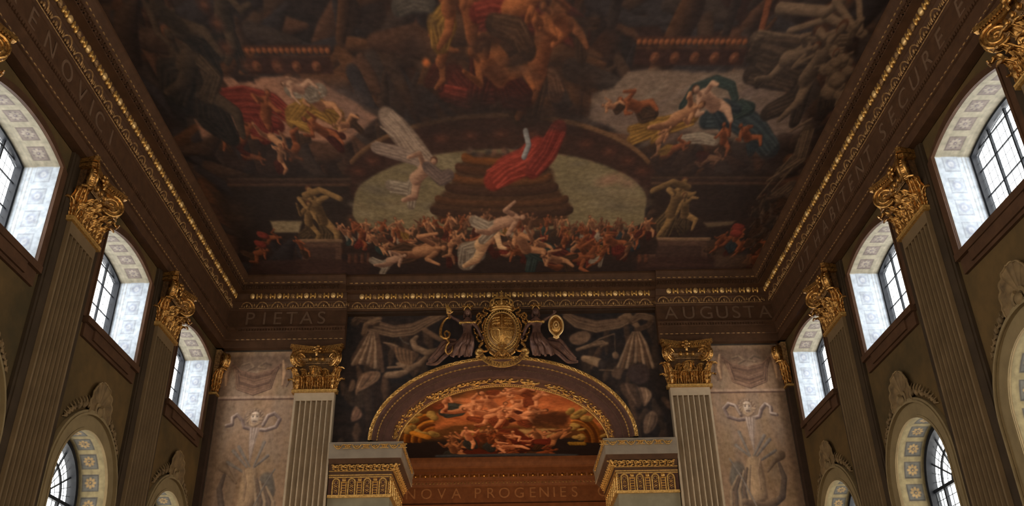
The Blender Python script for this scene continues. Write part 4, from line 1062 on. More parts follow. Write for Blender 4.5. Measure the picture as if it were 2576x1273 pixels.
# painted coffered cornice bands
def band(pa, pb, h, col): 
    a, b = cz(*pa), cz(*pb); cv.poly([a, b, (b[0], b[1] + h * .5), (a[0], a[1] + h * .5)], col, .9, .03)
def beads(pa, pb, n, r, lo, hi):
    a, b = cz(*pa), cz(*pb)
    for k in range(n): t = (k + .5) / n; x, y = a[0] + (b[0] - a[0]) * t, a[1] + (b[1] - a[1]) * t; cv.tube([(x, y), (x + r * .3, y)], r, lo, hi, LU)
for (ua, ub, v, n) in ((600, 830, 128, 16), (1600, 1880, 106, 20)):
    band((ua, v - 14), (ub, v - 14), .10, (60, 34, 24)); beads((ua, v), (ub, v), n, .045, (44, 24, 16), (118, 66, 38)); band((ua, v + 12), (ub, v + 12), .05, (64, 38, 26)); band((ua, v + 18), (ub, v + 18), .42, (44, 26, 21))
    beads((ua + 20, v + 40), (ub - 10, v + 40), n // 4, .085, (42, 24, 18), (92, 52, 34)); beads((ua + 20, v + 40), (ub - 10, v + 40), n // 4, .035, (30, 18, 14), (110, 66, 42))
a, b = cz(1935, -10), cz(1905, 110)
for k in range(14): t = k / 13; cv.tube([(a[0] + (b[0] - a[0]) * t, a[1] + (b[1] - a[1]) * t), (a[0] + (b[0] - a[0]) * t + .03, a[1] + (b[1] - a[1]) * t)], .05, (40, 22, 16), (96, 52, 32), LU)
# left opening to a pink evening sky
cv.poly(pts((560, 192), (700, 190), (800, 205), (880, 250), (950, 300), (860, 360), (700, 340), (560, 330), (510, 350), (488, 300), (540, 262), (585, 240)), (128, 86, 64), .97, .06, .12)
cv.poly(pts((700, 195), (860, 215), (950, 300), (880, 340), (760, 250)), (92, 68, 56), .6, .25, .2)
cv.poly(pts((575, 185), (600, 212), (640, 208), (655, 186)), (38, 26, 22), 1, .05, .08)
cv.cloth(pts((572, 250), (620, 246), (690, 262), (730, 295)), .20, *RED, 5, LU); cv.cloth(pts((600, 290), (650, 296), (700, 315)), .18, *RED, 5, LU)
cv.cloth(pts((735, 290), (790, 265), (850, 300)), .20, *OCH, 5, LU); cv.cloth(pts((728, 228), (780, 235), (810, 226)), .14, *WHT, 4, LU); cv.cloth(pts((770, 262), (735, 305), (780, 322)), .14, *OCH, 4, LU)
for u, v, sz, an, fl, cl in ((668, 290, 1.15, .5, FL_R, RED), (800, 262, 1.05, -.9, FL_W, OCH), (752, 225, .8, -1.3, FL_P, WHT), (615, 335, .9, 1.0, FL_R, RED_D), (690, 350, .95, 2.3, FL_W, RED), (745, 372, .85, -2.4, FL_R, BRN), (705, 398, .7, .4, FL_W, RED_D), (810, 330, 1.0, -1.0, FL_R, RED_D), (560, 345, .6, .3, FL_R, BRN), (870, 315, .7, -1.6, FL_W, BRN), (640, 395, .6, 1.8, FL_R, RED_D)):
    cv.figure(*cz(u, v), sz * .78, an, fl, cl, -1)
for k in range(14):
    u, v = rg.uniform(560, 900), rg.uniform(385, 430); cv.blob(*cz(u, v), rg.uniform(.2, .5), rg.uniform(.05, .14), (48, 33, 27), .5, rg.uniform(-.5, .5), .8)
# right opening to a grey sky
cv.poly(pts((1580, 176), (1880, 174), (1905, 196), (1960, 210), (2000, 262), (2020, 330), (1900, 360), (1740, 330), (1560, 330), (1480, 300), (1490, 240), (1545, 222)), (102, 80, 64), .97, .06, .16)
cv.poly(pts((1480, 300), (1600, 262), (1700, 300), (1760, 350), (1600, 350)), (82, 62, 52), .7, .4, .4)
cv.poly(pts((1850, 200), (2000, 240), (2030, 340), (1930, 360), (1880, 290)), (96, 76, 66), .6, .4, .5)
for k in range(26):
    u, v = rg.uniform(1500, 2020), rg.uniform(200, 340); x, y = cz(u, v); cv.blob(x, y, rg.uniform(.25, .7), rg.uniform(.05, .12), rg.choice([(126, 106, 88), (92, 72, 62), (84, 66, 60)]), .45, rg.uniform(-.7, -.2), .9)
cv.cloth(pts((1715, 268), (1745, 222), (1800, 202), (1840, 216), (1850, 250)), .085, *TEAL, 3, LU)
cv.cloth(pts((1780, 300), (1850, 290), (1900, 330), (1940, 380)), .24, *BLU, 6, LU); cv.cloth(pts((1860, 262), (1885, 275), (1850, 290)), .12, *TEAL, 3, LU)
cv.cloth(pts((1588, 352), (1640, 330), (1700, 312), (1745, 296)), .15, *OCH, 4, LU); cv.cloth(pts((1585, 325), (1640, 312), (1690, 312)), .09, *OCH, 3, LU)
cv.cloth(pts((1715, 352), (1760, 346), (1800, 356)), .12, *WHT, 4, LU)
for u, v, sz, an, fl, cl in ((1792, 262, 1.25, -1.1, FL_P, BLU), (1705, 295, 1.2, 1.1, FL_W, OCH), (1600, 268, .95, -1.3, FL_R, BRN), (1660, 352, .7, .6, FL_W, BRN), (1820, 352, .75, -.4, FL_R, BRN), (1700, 372, .7, 1.2, FL_R, OCH), (1790, 398, .7, 1.6, FL_W, RED_D), (1880, 345, .8, -.9, FL_R, BLU), (1560, 395, .7, 1.9, FL_W, RED_D), (1540, 268, .5, -1.5, FL_W, BRN)):
    cv.figure(*cz(u, v), sz * .85, an, fl, cl, -1)
cv.poly(pts((1600, 378), (1960, 385), (1960, 430), (1640, 430)), (44, 31, 27), .6, .3, .4)
# arched painted vault with pale sky under it
def arc_px(cx_, cy_, rx, ry, a0, a1, n=30): return [(cx_ + rx * math.cos(math.radians(a0 + (a1 - a0) * i / n)), cy_ - ry * math.sin(math.radians(a0 + (a1 - a0) * i / n))) for i in range(n + 1)]
outer = arc_px(1258, 470, 400, 178, 172, 8); inner = arc_px(1258, 505, 368, 128, 178, 2)
cv.poly(pts(*outer, *[(p[0], p[1]) for p in inner[::-1]]), (46, 28, 22), .95, .05)
cv.tube(pts(*arc_px(1258, 470, 398, 180, 160, 20)), .045, (50, 32, 22), (92, 62, 40), LU)
for i in range(3, 28, 2):
    t = math.radians(175 - 170 * i / 30)
    x, y = cz(1258 + 385 * math.cos(t), 488 - 152 * math.sin(t)); cv.blob(x, y, .20, .11, (58, 33, 25), .8, 0, .35); cv.blob(x, y, .10, .05, (74, 42, 30), .8, 0, .5)
cv.poly(pts(*inner, (1620, 560), (1540, 600), (1000, 600), (905, 575), (888, 540)), (100, 84, 58), .97, .05, .05)
for k in range(60):
    u, v = rg.uniform(890, 1610), rg.uniform(400, 590); x, y = cz(u, v)
    if (u - 1258) ** 2 / 350 ** 2 + (v - 505) ** 2 / 120 ** 2 < 1 or v > 505: cv.blob(x, y, rg.uniform(.25, .8), rg.uniform(.06, .2), rg.choice([(122, 104, 78), (88, 76, 60), (78, 66, 54), (112, 90, 66)]), .45, rg.uniform(-.15, .3), .9)
cv.blob(*cz(1535, 452), .42, .16, (128, 88, 68), .7, -.2, .8); cv.blob(*cz(1580, 460), .3, .14, (118, 84, 66), .6, .1, .8)
# a great dark gilded mass of cloud and canopy in the middle, quite plain
cv.poly(pts((1175, 385), (1365, 385), (1390, 430), (1400, 470), (1440, 520), (1420, 560), (1260, 580), (1110, 560), (1080, 520), (1130, 470), (1150, 425)), (58, 36, 24), .97, .08, .10)
for v, du, c in ((395, 92, (96, 52, 24)), (420, 108, (66, 38, 24)), (446, 118, (84, 48, 26)), (470, 134, (56, 34, 24)), (500, 160, (70, 42, 26)), (528, 172, (50, 31, 23)), (552, 150, (64, 38, 25))):
    cv.tube(pts(*[(1262 + du * math.sin(math.radians(a)), v + 14 * math.cos(math.radians(a))) for a in range(-88, 89, 8)]), .09, (34, 21, 16), c, LU, .85)
for k in range(18): u, v = rg.uniform(1180, 1350), rg.uniform(375, 400); cv.blob(*cz(u, v), .10, .07, rg.choice([(70, 50, 40), (92, 60, 44), (48, 38, 34)]), .8, rg.uniform(-1, 1), .6)
# red drapery streaming in front of it
cv.cloth(pts((1240, 455), (1275, 428), (1320, 408), (1352, 372)), .30, (84, 26, 18), (146, 56, 42), 6, LU); cv.cloth(pts((1340, 430), (1375, 385), (1405, 325)), .24, (70, 22, 17), (122, 46, 36), 5, LU)
cv.tube(pts((1322, 330), (1330, 365), (1318, 395)), .06, (54, 50, 52), (124, 116, 108), LU)
# pale wings of drapery and a figure at the left of the opening
cv.cloth(pts((975, 296), (1005, 330), (1040, 372), (1075, 410)), .26, (92, 72, 58), (138, 112, 92), 7, LU); cv.cloth(pts((945, 372), (1000, 385), (1055, 405)), .15, (84, 66, 56), (134, 108, 90), 4, LU)
cv.figure(*cz(1050, 445), 1.15, .9, FL_P, WHT, -1); cv.cloth(pts((1075, 420), (1110, 450), (1130, 440)), .16, (60, 46, 42), (100, 78, 66), 4, LU)
# dark architecture to both sides of the opening, bronze coloured figures on plinths
cv.poly(pts((560, 440), (880, 440), (870, 600), (640, 600)), (36, 26, 21), .85, .10); cv.poly(pts((1640, 440), (1960, 430), (1930, 600), (1650, 600)), (38, 26, 21), .85, .10)
for u0, u1, v in ((575, 880, 452), (1640, 1950, 448)): 
    for d, c in ((0, (58, 40, 30)), (8, (46, 30, 24)), (14, (66, 44, 32))): cv.tube(pts((u0, v + d), (u1, v + d)), .035, (34, 24, 20), c, LU)
cv.poly(pts((680, 556), (760, 556), (752, 585), (690, 585)), (126, 104, 74), .9, .05); cv.poly(pts((1770, 560), (1850, 556), (1840, 566), (1780, 572)), (100, 78, 56), .8, .05)
GB = ((40, 27, 18), (120, 88, 52))
for u, v, sg in ((806, 540, 1), (1692, 520, -1)):
    for du, dv in ((-46, -5), (44, 0)): cv.blob(*cz(u + du, v + dv), .16, .7, (50, 36, 26), .0, 0, .2)
    cv.figure(*cz(u, v + 5), 1.30, -.1 * sg, GB, ((34, 24, 18), (96, 72, 44)), -1)
    cv.figure(*cz(u - sg * 30, v + 15), .9, .35 * sg, GB, ((34, 24, 18), (84, 62, 40)), -1)
    cv.tube(pts((u - 40 * sg, v - 48), (u, v - 62), (u + 50 * sg, v - 40)), .07, *GB, LU)
for u0, u1, v0, v1 in ((762, 858, 606, 688), (1636, 1778, 602, 672)):
    cv.poly(pts((u0, v0), (u1, v0), (u1 + 2, v1), (u0 - 4, v1)), (74, 50, 38), .95, .03); cv.poly(pts((u0 + 14, v0 + 16), (u1 - 14, v0 + 16), (u1 - 14, v1 - 12), (u0 + 12, v1 - 12)), (54, 36, 29), .9, .03)
    cv.tube(pts((u0 - 6, v0), (u1 + 6, v0)), .05, (50, 34, 26), (112, 82, 58), LU); cv.tube(pts((u0 - 8, v1 - 4), (u1 + 8, v1 - 4)), .05, (44, 28, 22), (92, 60, 46), LU)
# ledge and balustrade
cv.poly(pts((640, 655), (1890, 645), (1900, 692), (620, 700)), (50, 31, 25), .8, .05)
for u in range(880, 935, 16): cv.tube(pts((u, 625), (u, 660)), [.04, .06], (34, 20, 15), (74, 44, 32), LU)
for u in range(1545, 1636, 16): cv.tube(pts((u, 625), (u, 658)), [.04, .06], (34, 20, 15), (80, 46, 32), LU)
cv.tube(pts((870, 624), (935, 624)), .04, (50, 28, 20), (104, 64, 44), LU); cv.tube(pts((1500, 618), (1636, 614)), .04, (50, 28, 20), (104, 64, 44), LU)
# crowd of small figures along the lower edge
cv.poly(pts((862, 566), (1000, 580), (1100, 570), (1260, 590), (1420, 572), (1560, 575), (1650, 566), (1650, 640), (862, 640)), (40, 27, 22), .95, .05, .15); cv.poly(pts((930, 620), (1600, 620), (1600, 690), (930, 690)), (38, 27, 23), .85, .06, .1)
pal = [FL_W, FL_R, FL_R, ((44, 26, 19), (104, 66, 44))]; clo = [RED, RED_D, OCH, BLU, BRN, BRN, RED_D, WHT, TEAL]
for k in range(46):
    u = 862 + (1650 - 862) * k / 46 + rg.uniform(-8, 8); v = 576 + rg.uniform(-14, 14) - 10 * math.cos((u - 1250) / 400 * 3)
    cv.figure(*cz(u, v), rg.uniform(.42, .62), rg.uniform(-.6, .6), rg.choice(pal), rg.choice(clo), -1)
for k in range(26):
    u = 940 + (1600 - 940) * k / 26 + rg.uniform(-10, 10); v = 622 + rg.uniform(-16, 16)
    cv.figure(*cz(u, v), rg.uniform(.55, .85), rg.uniform(-1.5, 1.5), rg.choice(pal), rg.choice(clo), -1)
for u, v, sz, an, fl, cl in ((1060, 632, 1.35, 1.4, FL_W, BRN), (1215, 610, 1.5, .7, ((110, 72, 50), (190, 146, 104)), WHT), (1320, 622, 1.2, -.6, FL_W, TEAL), (1262, 560, 1.2, 1.3, FL_P, WHT), (1440, 648, 1.2, 1.5, FL_R, RED_D), (985, 655, .9, 1.2, FL_P, WHT), (1400, 655, .9, -1.3, FL_W, BRN)):
    cv.figure(*cz(u, v), sz, an, fl, cl, -1)
for k in range(14):
    u = rg.choice([rg.uniform(640, 760), rg.uniform(1790, 1920)]); v = rg.uniform(585, 668); cv.figure(*cz(u, v), rg.uniform(.5, .85), rg.uniform(-1.6, 1.6), FL_R, rg.choice([RED_D, BRN, BLU, BRN]), -1)
cv.poly(pts((1795, 645), (1890, 640), (1890, 672), (1800, 672)), (84, 62, 46), .6, .1, .1)
for u, v in ((655, 590), (648, 612), (1850, 570), (1845, 585)): cv.tube(pts((u, v), (u + 14, v + 4)), .09, *RED, LU)
# the top: large warm figures half in shadow
HOT = ((52, 25, 16), (134, 74, 40))
cv.cloth(pts((1140, 190), (1180, 240), (1240, 230)), .26, *RED_D, 6, LU); cv.cloth(pts((1120, 235), (1180, 250), (1200, 225)), .18, *RED, 5, LU); cv.cloth(pts((1170, 0), (1280, 30), (1400, 50), (1460, 90)), .26, *RED_D, 6, LU)
cv.cloth(pts((1340, 180), (1390, 200), (1400, 240)), .18, (54, 32, 22), (92, 60, 42), 5, LU)
for u, v, sz, an, fl, cl in ((1195, 70, 1.75, -.25, HOT, RED_D), (1355, 150, 1.7, .3, HOT, BRN), (1250, 190, 1.3, -1.0, HOT, RED_D), (1290, 20, 1.2, 1.3, HOT, RED), (1420, 60, 1.0, -1.1, HOT, BRN), (1110, 150, .8, .5, HOT, RED_D), (1130, 10, 1.1, .4, HOT, OCH)):
    cv.figure(*cz(u, v), sz, an, fl, cl, -1)
cv.cloth(pts((1240, 60), (1300, 80), (1330, 130)), .2, *BRN, 5, LU)
cv.blob(*cz(1072, 157), .10, .08, (168, 84, 40), .9, 0, .7)
for k in range(46):
    u, v = rg.uniform(980, 1540), rg.uniform(-20, 300); cv.blob(*cz(u, v), rg.uniform(.2, .7), rg.uniform(.12, .3), rg.choice([(38, 26, 21), (44, 27, 20), (34, 25, 23)]), .42, rg.uniform(-.8, .8), .9)
cv.poly(pts((1010, 255), (1480, 250), (1460, 320), (1300, 300), (1050, 320)), (34, 24, 21), .8, .35, .4)
cv.cloth(pts((1000, 20), (1040, 0), (1080, 10)), .16, (40, 34, 30), (84, 70, 58), 5, LU)
# grisaille trophies and supporting figures down the right-hand margin, fainter ones on the left
GR = ((38, 28, 23), (104, 80, 60)); GD = ((30, 23, 20), (70, 52, 40))
for p, r in ((((1985, 78), (2080, 48)), .05), (((2030, 110), (2150, 60)), .05), (((2075, 40), (2175, 88)), .06), (((2160, -10), (2165, 80)), .05), (((1960, 20), (2080, 30), (2120, 0)), .08), (((2120, 130), (2170, 50)), .04), (((2100, 0), (2150, 70)), .05)):
    cv.tube(pts(*p), r, *GR, LU)
cv.cloth(pts((1900, 98), (1960, 110), (2050, 120), (2130, 105)), .16, *GR, 5, LU); cv.cloth(pts((1910, 130), (1990, 150), (2060, 140)), .28, *GD, 6, LU); cv.cloth(pts((1890, 185), (1950, 190), (2000, 205)), .22, *GD, 5, LU)
for u, v, sz, an in ((2040, 180, 1.4, .3), (2090, 200, .9, -.4), (1985, 145, 1.0, 1.2)): cv.figure(*cz(u, v), sz, an, GR, GD, -1)
for k in range(14): u, v = rg.uniform(2060, 2130), rg.uniform(140, 240); cv.tube(pts((u, v), (u + 12, v + 6)), rg.uniform(.06, .13), *GR, LU)
cv.cloth(pts((2030, 330), (2010, 400), (1960, 440)), .18, *GR, 6, LU); cv.cloth(pts((1990, 470), (1950, 500), (1925, 540)), .2, *GR, 5, LU)
for p in (((1905, 500), (1990, 395)), ((1915, 512), (2010, 405)), ((1930, 455), (2020, 400)), ((1990, 330), (2040, 300))): cv.tube(pts(*p), .03, *GR, LU)
for k in range(9): u, v = rg.uniform(1900, 1960), rg.uniform(500, 640); cv.figure(*cz(u, v), rg.uniform(.5, .8), rg.uniform(-1.5, 1.5), GD, BRN, -1)
for u, v, sz, an in ((500, 215, 1.6, -.2), (470, 160, 1.4, .9), (560, 40, 1.2, .4), (440, 60, 1.3, -.8)): cv.figure(*cz(u, v), sz, an, ((30, 24, 21), (62, 46, 34)), ((26, 22, 20), (48, 37, 30)), -1)
cv.cloth(pts((500, 150), (540, 190), (520, 250)), .14, (34, 26, 21), (76, 56, 40), 4, LU)
for u, v in ((513, 12), (545, 60), (567, 120), (620, 165), (700, 165)): cv.blob(*cz(u, v), .16, .14, (66, 38, 28), .6, 0, .6); cv.blob(*cz(u, v), .07, .06, (84, 50, 34), .6, 0, .6)
cv.poly(pts((520, 470), (640, 520), (640, 560), (600, 600)), (44, 32, 25), .7, .1, .1)
cv.soften(2, (30, .86)); cv.cloud(.09, 60)
o = cv.mesh('ceiling_painting', lambda X, Y: np.stack([X, Y * 2, np.full_like(X, ZC)], 1), M['paint'], 1.45)
tag(o, 'dark painted ceiling with clouds, draperies and crowds of small figures filling the vault', 'painting')

# ------------------------------------------------------------------ painted ceiling of the upper hall
def cu(u, v): x, y = px_on_z(u, v, ZU); return x, y * .5
def pu(*a): return [cu(u, v) for u, v in a]
cv = Canvas(-5.4, 5.4, 11.1, 14.875, .016, (78, 50, 28), 4)
cv.cloud(.2, 5)
cv.poly(pu((1000, 1110), (1560, 1100), (1560, 1160), (1000, 1160)), (24, 22, 26), .95, .15, .2)
cv.poly(pu((1060, 1090), (1180, 985), (1420, 985), (1530, 1080), (1450, 1070), (1250, 1062), (1120, 1068)), (158, 92, 54), .95, .3, .5)
cv.poly(pu((1150, 1005), (1400, 1000), (1400, 1030), (1160, 1040)), (186, 112, 74), .6, .4, .5)
for k in range(26): u, v = rg.uniform(1080, 1460), rg.uniform(1000, 1060); cv.blob(*cu(u, v), rg.uniform(.3, .9), rg.uniform(.1, .3), rg.choice([(176, 104, 66), (120, 60, 36), (196, 128, 90), (98, 44, 26)]), .5, rg.uniform(-.4, .4), .9)
HF = ((100, 50, 30), (200, 140, 104)); HR = ((66, 30, 18), (138, 70, 44)); HO = ((90, 54, 20), (186, 130, 56)); HG = ((60, 46, 24), (156, 128, 72))
for u, v, sz, an, cl in ((1175, 1025, 1.5, 1.2, BLU), (1240, 1025, 1.6, -.5, HR), (1290, 1030, 1.5, .8, HO), (1270, 990, .9, 1.5, HR), (1300, 988, .9, -1.4, HR), (1350, 1000, .9, .7, HR), (1210, 1040, 1.2, -1.2, HR), (1330, 1040, 1.2, 1.3, RED_D), (1120, 1010, .8, .5, HR)):
    cv.figure(*cu(u, v), sz, an, HF, cl, -1)
for u, v, sz, an in ((1230, 1048, 1.1, 1.1), (1262, 1044, 1.2, .2), (1300, 1050, 1.1, -.9)): cv.figure(*cu(u, v), sz, an, HF, HR, -1)
cv.poly(pu((1340, 1035), (1440, 1040), (1420, 1070), (1330, 1068)), (46, 26, 18), .85, .25, .3)
for sg, c0 in ((-1, 1090), (1, 1440)):                    # gilded architectural frames at the sides
    for k in range(5): cv.tube(pu(*[(c0 + sg * (-70 + k * 9) * -1 * math.cos(a), 1112 - (70 - k * 9) * math.sin(a)) for a in [i / 12 * PI / 2 for i in range(13)]]), .07, (50, 26, 10), ((170, 106, 36), (96, 50, 18), (190, 126, 50), (80, 40, 16), (150, 90, 32))[k], LU, .8)
    for k in range(16): u, v = c0 + sg * rg.uniform(-10, 80), rg.uniform(1035, 1100); cv.tube(pu((u, v), (u + rg.uniform(-12, 12), v + rg.uniform(-6, 6))), rg.uniform(.07, .16), *HG, LU)
cv.tube(pu((1040, 1090), (1075, 1100)), .14, (90, 50, 14), (176, 118, 44), LU)
cv.poly(pu((1160, 1082), (1290, 1080), (1292, 1090), (1166, 1100)), (140, 108, 62), .95, .06); cv.poly(pu((1300, 1080), (1400, 1078), (1392, 1102), (1330, 1100)), (150, 122, 82), .9, .08, .1)
cv.poly(pu((1170, 1104), (1240, 1082), (1300, 1082), (1345, 1110), (1330, 1145), (1160, 1150)), (78, 30, 20), .9, .15, .3)
for k in range(22): u, v = rg.uniform(1120, 1400), rg.uniform(1092, 1142); cv.figure(*cu(u, v), rg.uniform(.8, 1.3), rg.uniform(-1.5, 1.5), rg.choice([FL_R, FL_W, HF]), rg.choice([RED_D, RED, BRN, BLU]), -1)
cv.tube(pu((1100, 1148), (1200, 1146), (1330, 1144), (1450, 1146)), .10, (20, 24, 32), (58, 64, 72), LU, .6)
for k in range(6): cv.tube(pu((1432 + k * 7, 1114), (1436 + k * 7, 1118)), .07, (60, 40, 12), (130, 100, 40), LU)
cv.soften(2); cv.cloud(.12, 50)
o = cv.mesh('ceiling_painting', lambda X, Y: np.stack([X, Y * 2, np.full_like(X, ZU)], 1), M['paint'], 1.1)
tag(o, 'glowing orange and red painted ceiling of the further hall, seen through the arch', 'painting')

# ------------------------------------------------------------------ grisaille wall paintings of the end wall
YP = YW - .006
def cy(u, v): return px_on_y(u, v, YP)
def py(*a): return [cy(u, v) for u, v in a]
LD = (-.6, .7)
def canvas_y(cv, name, gain, keep=None): return cv.mesh(name, lambda X, Y: np.stack([X, np.full_like(X, YP), Y], 1), M['paint'], gain, keep)
G1 = ((42, 30, 23), (104, 80, 60)); G2 = ((34, 25, 20), (84, 62, 46)); G3 = ((54, 38, 28), (116, 90, 66))
cv = Canvas(-4.12, 4.12, 6.2, 9.86, .0115, (31, 24, 21), 8); cv.rounded = True; cv.cloud(.2, 5); cv.cloud(.5, 4, (26, 25, 26)); cv.cloud(.4, 5, (42, 30, 24))
# broad dim folds behind everything
for k in range(60):
    sg = -1 if k % 2 else 1; x = sg * rg.uniform(1.7, 4.0); z = rg.uniform(6.4, 9.6); L = rg.uniform(.3, .9); d = rg.uniform(-.25, .25)
    cv.tube([(x, z), (x + d * .5, z - L * .5), (x + d, z - L)], [rg.uniform(.05, .10), rg.uniform(.08, .16), .04], (25, 20, 19), rg.choice([(54, 40, 31), (46, 35, 28), (62, 45, 34)]), LD, .55)
def drape(f, a):
    P_ = lambda *q: py(*[(f(u), v) for u, v in q])
    # swag from the knot towards the arms
    for k in range(6):
        cv.cloth(P_((930, 806 + 5 * k), (990, 824 + 6 * k - k * 2), (1040, 818 + 5 * k - k), (1080, 800 + 3 * k), (1118, 790 + k)), .075, *(G1 if k % 2 else G2), 2, LD)
    # knot
    cv.cloth(P_((893, 812), (905, 800), (930, 803), (945, 812)), .16, *G2, 4, LD); cv.cloth(P_((915, 840), (922, 818), (945, 806), (955, 802)), .10, *G3, 4, LD); cv.blob(*cy(f(932), 822), .10, .08, (38, 28, 24), .8)
    # hanging cloth
    cv.poly(P_((920, 838), (945, 832), (956, 880), (960, 938), (925, 920), (878, 912), (890, 885)), (62, 46, 36), .95, .04, .03)
    for k in range(8):
        cv.tube(P_((930 + k * 2, 838), (915 + k * 5.2, 870), (888 + k * 9.5, 912 + abs(k - 3) * 1.5 + (k > 4) * 8)), [.03, .05, .06], (40, 30, 24), ((112, 88, 68), (84, 62, 46), (120, 94, 72), (70, 52, 40))[k % 4], LD, .8)
    for k in range(3): cv.tube(P_((950, 840), (956 + k, 880), (962 + k, 935)), .045, (34, 26, 22), (72, 52, 40), LD, .7)
    cv.poly(P_((905, 940), (940, 932), (958, 936), (955, 955), (925, 975), (900, 985), (895, 998), (893, 975)), (96, 70, 52), .95, .03, .02)
    cv.poly(P_((874, 985), (884, 950), (896, 960), (890, 985)), (78, 58, 44), .9, .03); cv.poly(P_((880, 1060), (890, 1018), (908, 1030), (912, 1048), (895, 1060)), (90, 64, 50), .95, .03, .02)
    cv.tube(P_((925, 990), (930, 1040), (926, 1085)), [.14, .12, .06], (28, 24, 24), (46, 34, 27), LD, .7)
    # shell vessel, scrolls, a roll, a shaft
    cv.poly(P_((965, 862), (1000, 870), (1040, 882), (1058, 892), (1035, 918), (1010, 924), (1000, 905), (990, 880)), (66, 48, 36), .95, .03)
    for k in range(5): cv.tube(P_((995 + k * 10, 874 + k * 3), (1000 + k * 9, 900 + k), (1014 + k * 5, 920)), .035, (40, 29, 22), (96, 70, 50), LD, .8)
    cv.tube(P_((965, 862), (985, 866), (1000, 872)), [.02, .04, .03], *G1, LD); cv.tube(P_((1000, 915), (1030, 928), (1058, 915), (1085, 885)), [.05, .09, .09, .05], *G1, LD)
    cv.tube(P_((1048, 848), (1038, 858), (1045, 875), (1075, 888), (1100, 880)), [.06, .08, .09, .10, .06], *G1, LD); cv.tube(P_((1068, 830), (1100, 850), (1112, 856)), .075, *G2, LD)
    cv.tube(P_((975, 944), (1000, 942), (1022, 936)), [.10, .11, .08], *G1, LD); cv.tube(P_((976, 925), (1020, 922)), .035, *G1, LD); cv.tube(P_((1005, 848), (1015, 860), (1030, 866)), .012, (50, 44, 42), (86, 76, 66), LD)
drape(lambda u: u, 1)
for p, r, c in ((((915, 945), (905, 965), (897, 985)), .035, (126, 96, 72)), (((935, 940), (925, 955), (908, 975)), .03, (70, 52, 40)), (((950, 940), (942, 955), (925, 968)), .03, (120, 92, 70)), (((888, 960), (882, 975), (877, 984)), .02, (104, 80, 60)), (((898, 1025), (890, 1040), (886, 1054)), .025, (118, 88, 66)), (((906, 1032), (902, 1045), (896, 1054)), .02, (66, 48, 38))):
    cv.tube(py(*p), [r * .6, r, r * .5], (42, 31, 25), c, LD, .8)
Q = lambda *q: py(*q)
for k in range(6): cv.cloth(Q((1420, 786 + 2 * k), (1450, 800 + 4 * k), (1500, 812 + 4 * k), (1560, 806 + 3 * k), (1580, 800 + 2 * k)), .075, *(G1 if k % 2 else G2), 2, LD)
cv.cloth(Q((1560, 802), (1580, 792), (1595, 812), (1610, 828)), .10, *G3, 4, LD); cv.cloth(Q((1588, 808), (1610, 794), (1640, 800)), .13, *G1, 5, LD); cv.cloth(Q((1600, 830), (1630, 820), (1642, 806)), .09, *G2, 4, LD)
cv.poly(Q((1575, 838), (1618, 838), (1648, 925), (1615, 905), (1590, 915), (1565, 935), (1560, 960), (1530, 940), (1575, 895)), (68, 50, 38), .95, .04, .03)
for k in range(9): cv.tube(Q((1592 + k * 2.2, 836), (1578 + k * 6, 868), (1555 + k * 11, 925 - (k in (3, 4, 5)) * 14)), [.03, .05, .05], (40, 30, 24), ((108, 84, 64), (80, 58, 42), (118, 92, 70), (66, 48, 36))[k % 4], LD, .8)
cv.poly(Q((1572, 940), (1590, 918), (1620, 912), (1636, 930), (1632, 960), (1600, 970)), (48, 36, 32), .95, .04); cv.poly(Q((1600, 974), (1628, 974), (1642, 992), (1632, 1012), (1618, 1026), (1616, 1000)), (98, 74, 56), .95, .03, .02)
cv.poly(Q((1560, 960), (1615, 970), (1616, 1030), (1590, 1020), (1560, 985)), (58, 42, 32), .9, .04, .03); cv.poly(Q((1618, 1050), (1640, 1030), (1656, 1045), (1650, 1075), (1632, 1090), (1618, 1092)), (82, 62, 48), .95, .03, .02)
for p, r, c in ((((1608, 976), (1612, 995), (1620, 1018)), .04, (70, 52, 40)), (((1624, 978), (1630, 996), (1626, 1012)), .035, (128, 98, 74)), (((1638, 1040), (1634, 1060), (1628, 1084)), .035, (108, 84, 64)), (((1650, 1045), (1646, 1065), (1636, 1082)), .03, (60, 46, 38)), (((1575, 968), (1585, 990), (1600, 1015)), .05, (84, 62, 48)), (((1598, 968), (1604, 985), (1610, 1005)), .04, (48, 36, 30))):
    cv.tube(py(*p), [r * .6, r, r * .5], (42, 31, 25), c, LD, .8)
cv.poly(Q((1440, 838), (1478, 830), (1490, 852), (1455, 872), (1428, 858)), (88, 66, 50), .95, .03, .02); cv.tube(Q((1452, 880), (1490, 868), (1528, 864)), [.05, .06, .045], *G1, LD); cv.tube(Q((1495, 862), (1515, 858), (1528, 866), (1512, 872)), .03, *G1, LD)
cv.tube(Q((1475, 872), (1510, 852), (1545, 840)), .02, *G1, LD); cv.tube(Q((1546, 840), (1548, 890)), .010, *G1, LD); cv.tube(Q((1548, 892), (1549, 896)), .09, *G1, LD)
cv.tube(Q((1470, 902), (1492, 908), (1512, 915)), [.10, .13, .14], *G3, LD); cv.poly(Q((1506, 905), (1522, 902), (1530, 915), (1512, 935), (1504, 925)), (36, 29, 27), .9, .03); cv.tube(Q((1508, 931), (1545, 932)), .016, *G1, LD)
cv.tube(Q((1415, 872), (1430, 880), (1432, 896)), .05, *G2, LD); cv.soften(5); cv.cloud(.16, 30); cv.cloud(.10, 60)
keep = lambda x, y: ((x / 2.95) ** 2 + (np.maximum(y - AZ, 0) / 1.85) ** 2 > 1) & (y > 6.34)
tag(canvas_y(cv, 'drapery_painting', 1.9, keep), 'dark painted panel with knotted brown draperies around the great arch', 'painting')
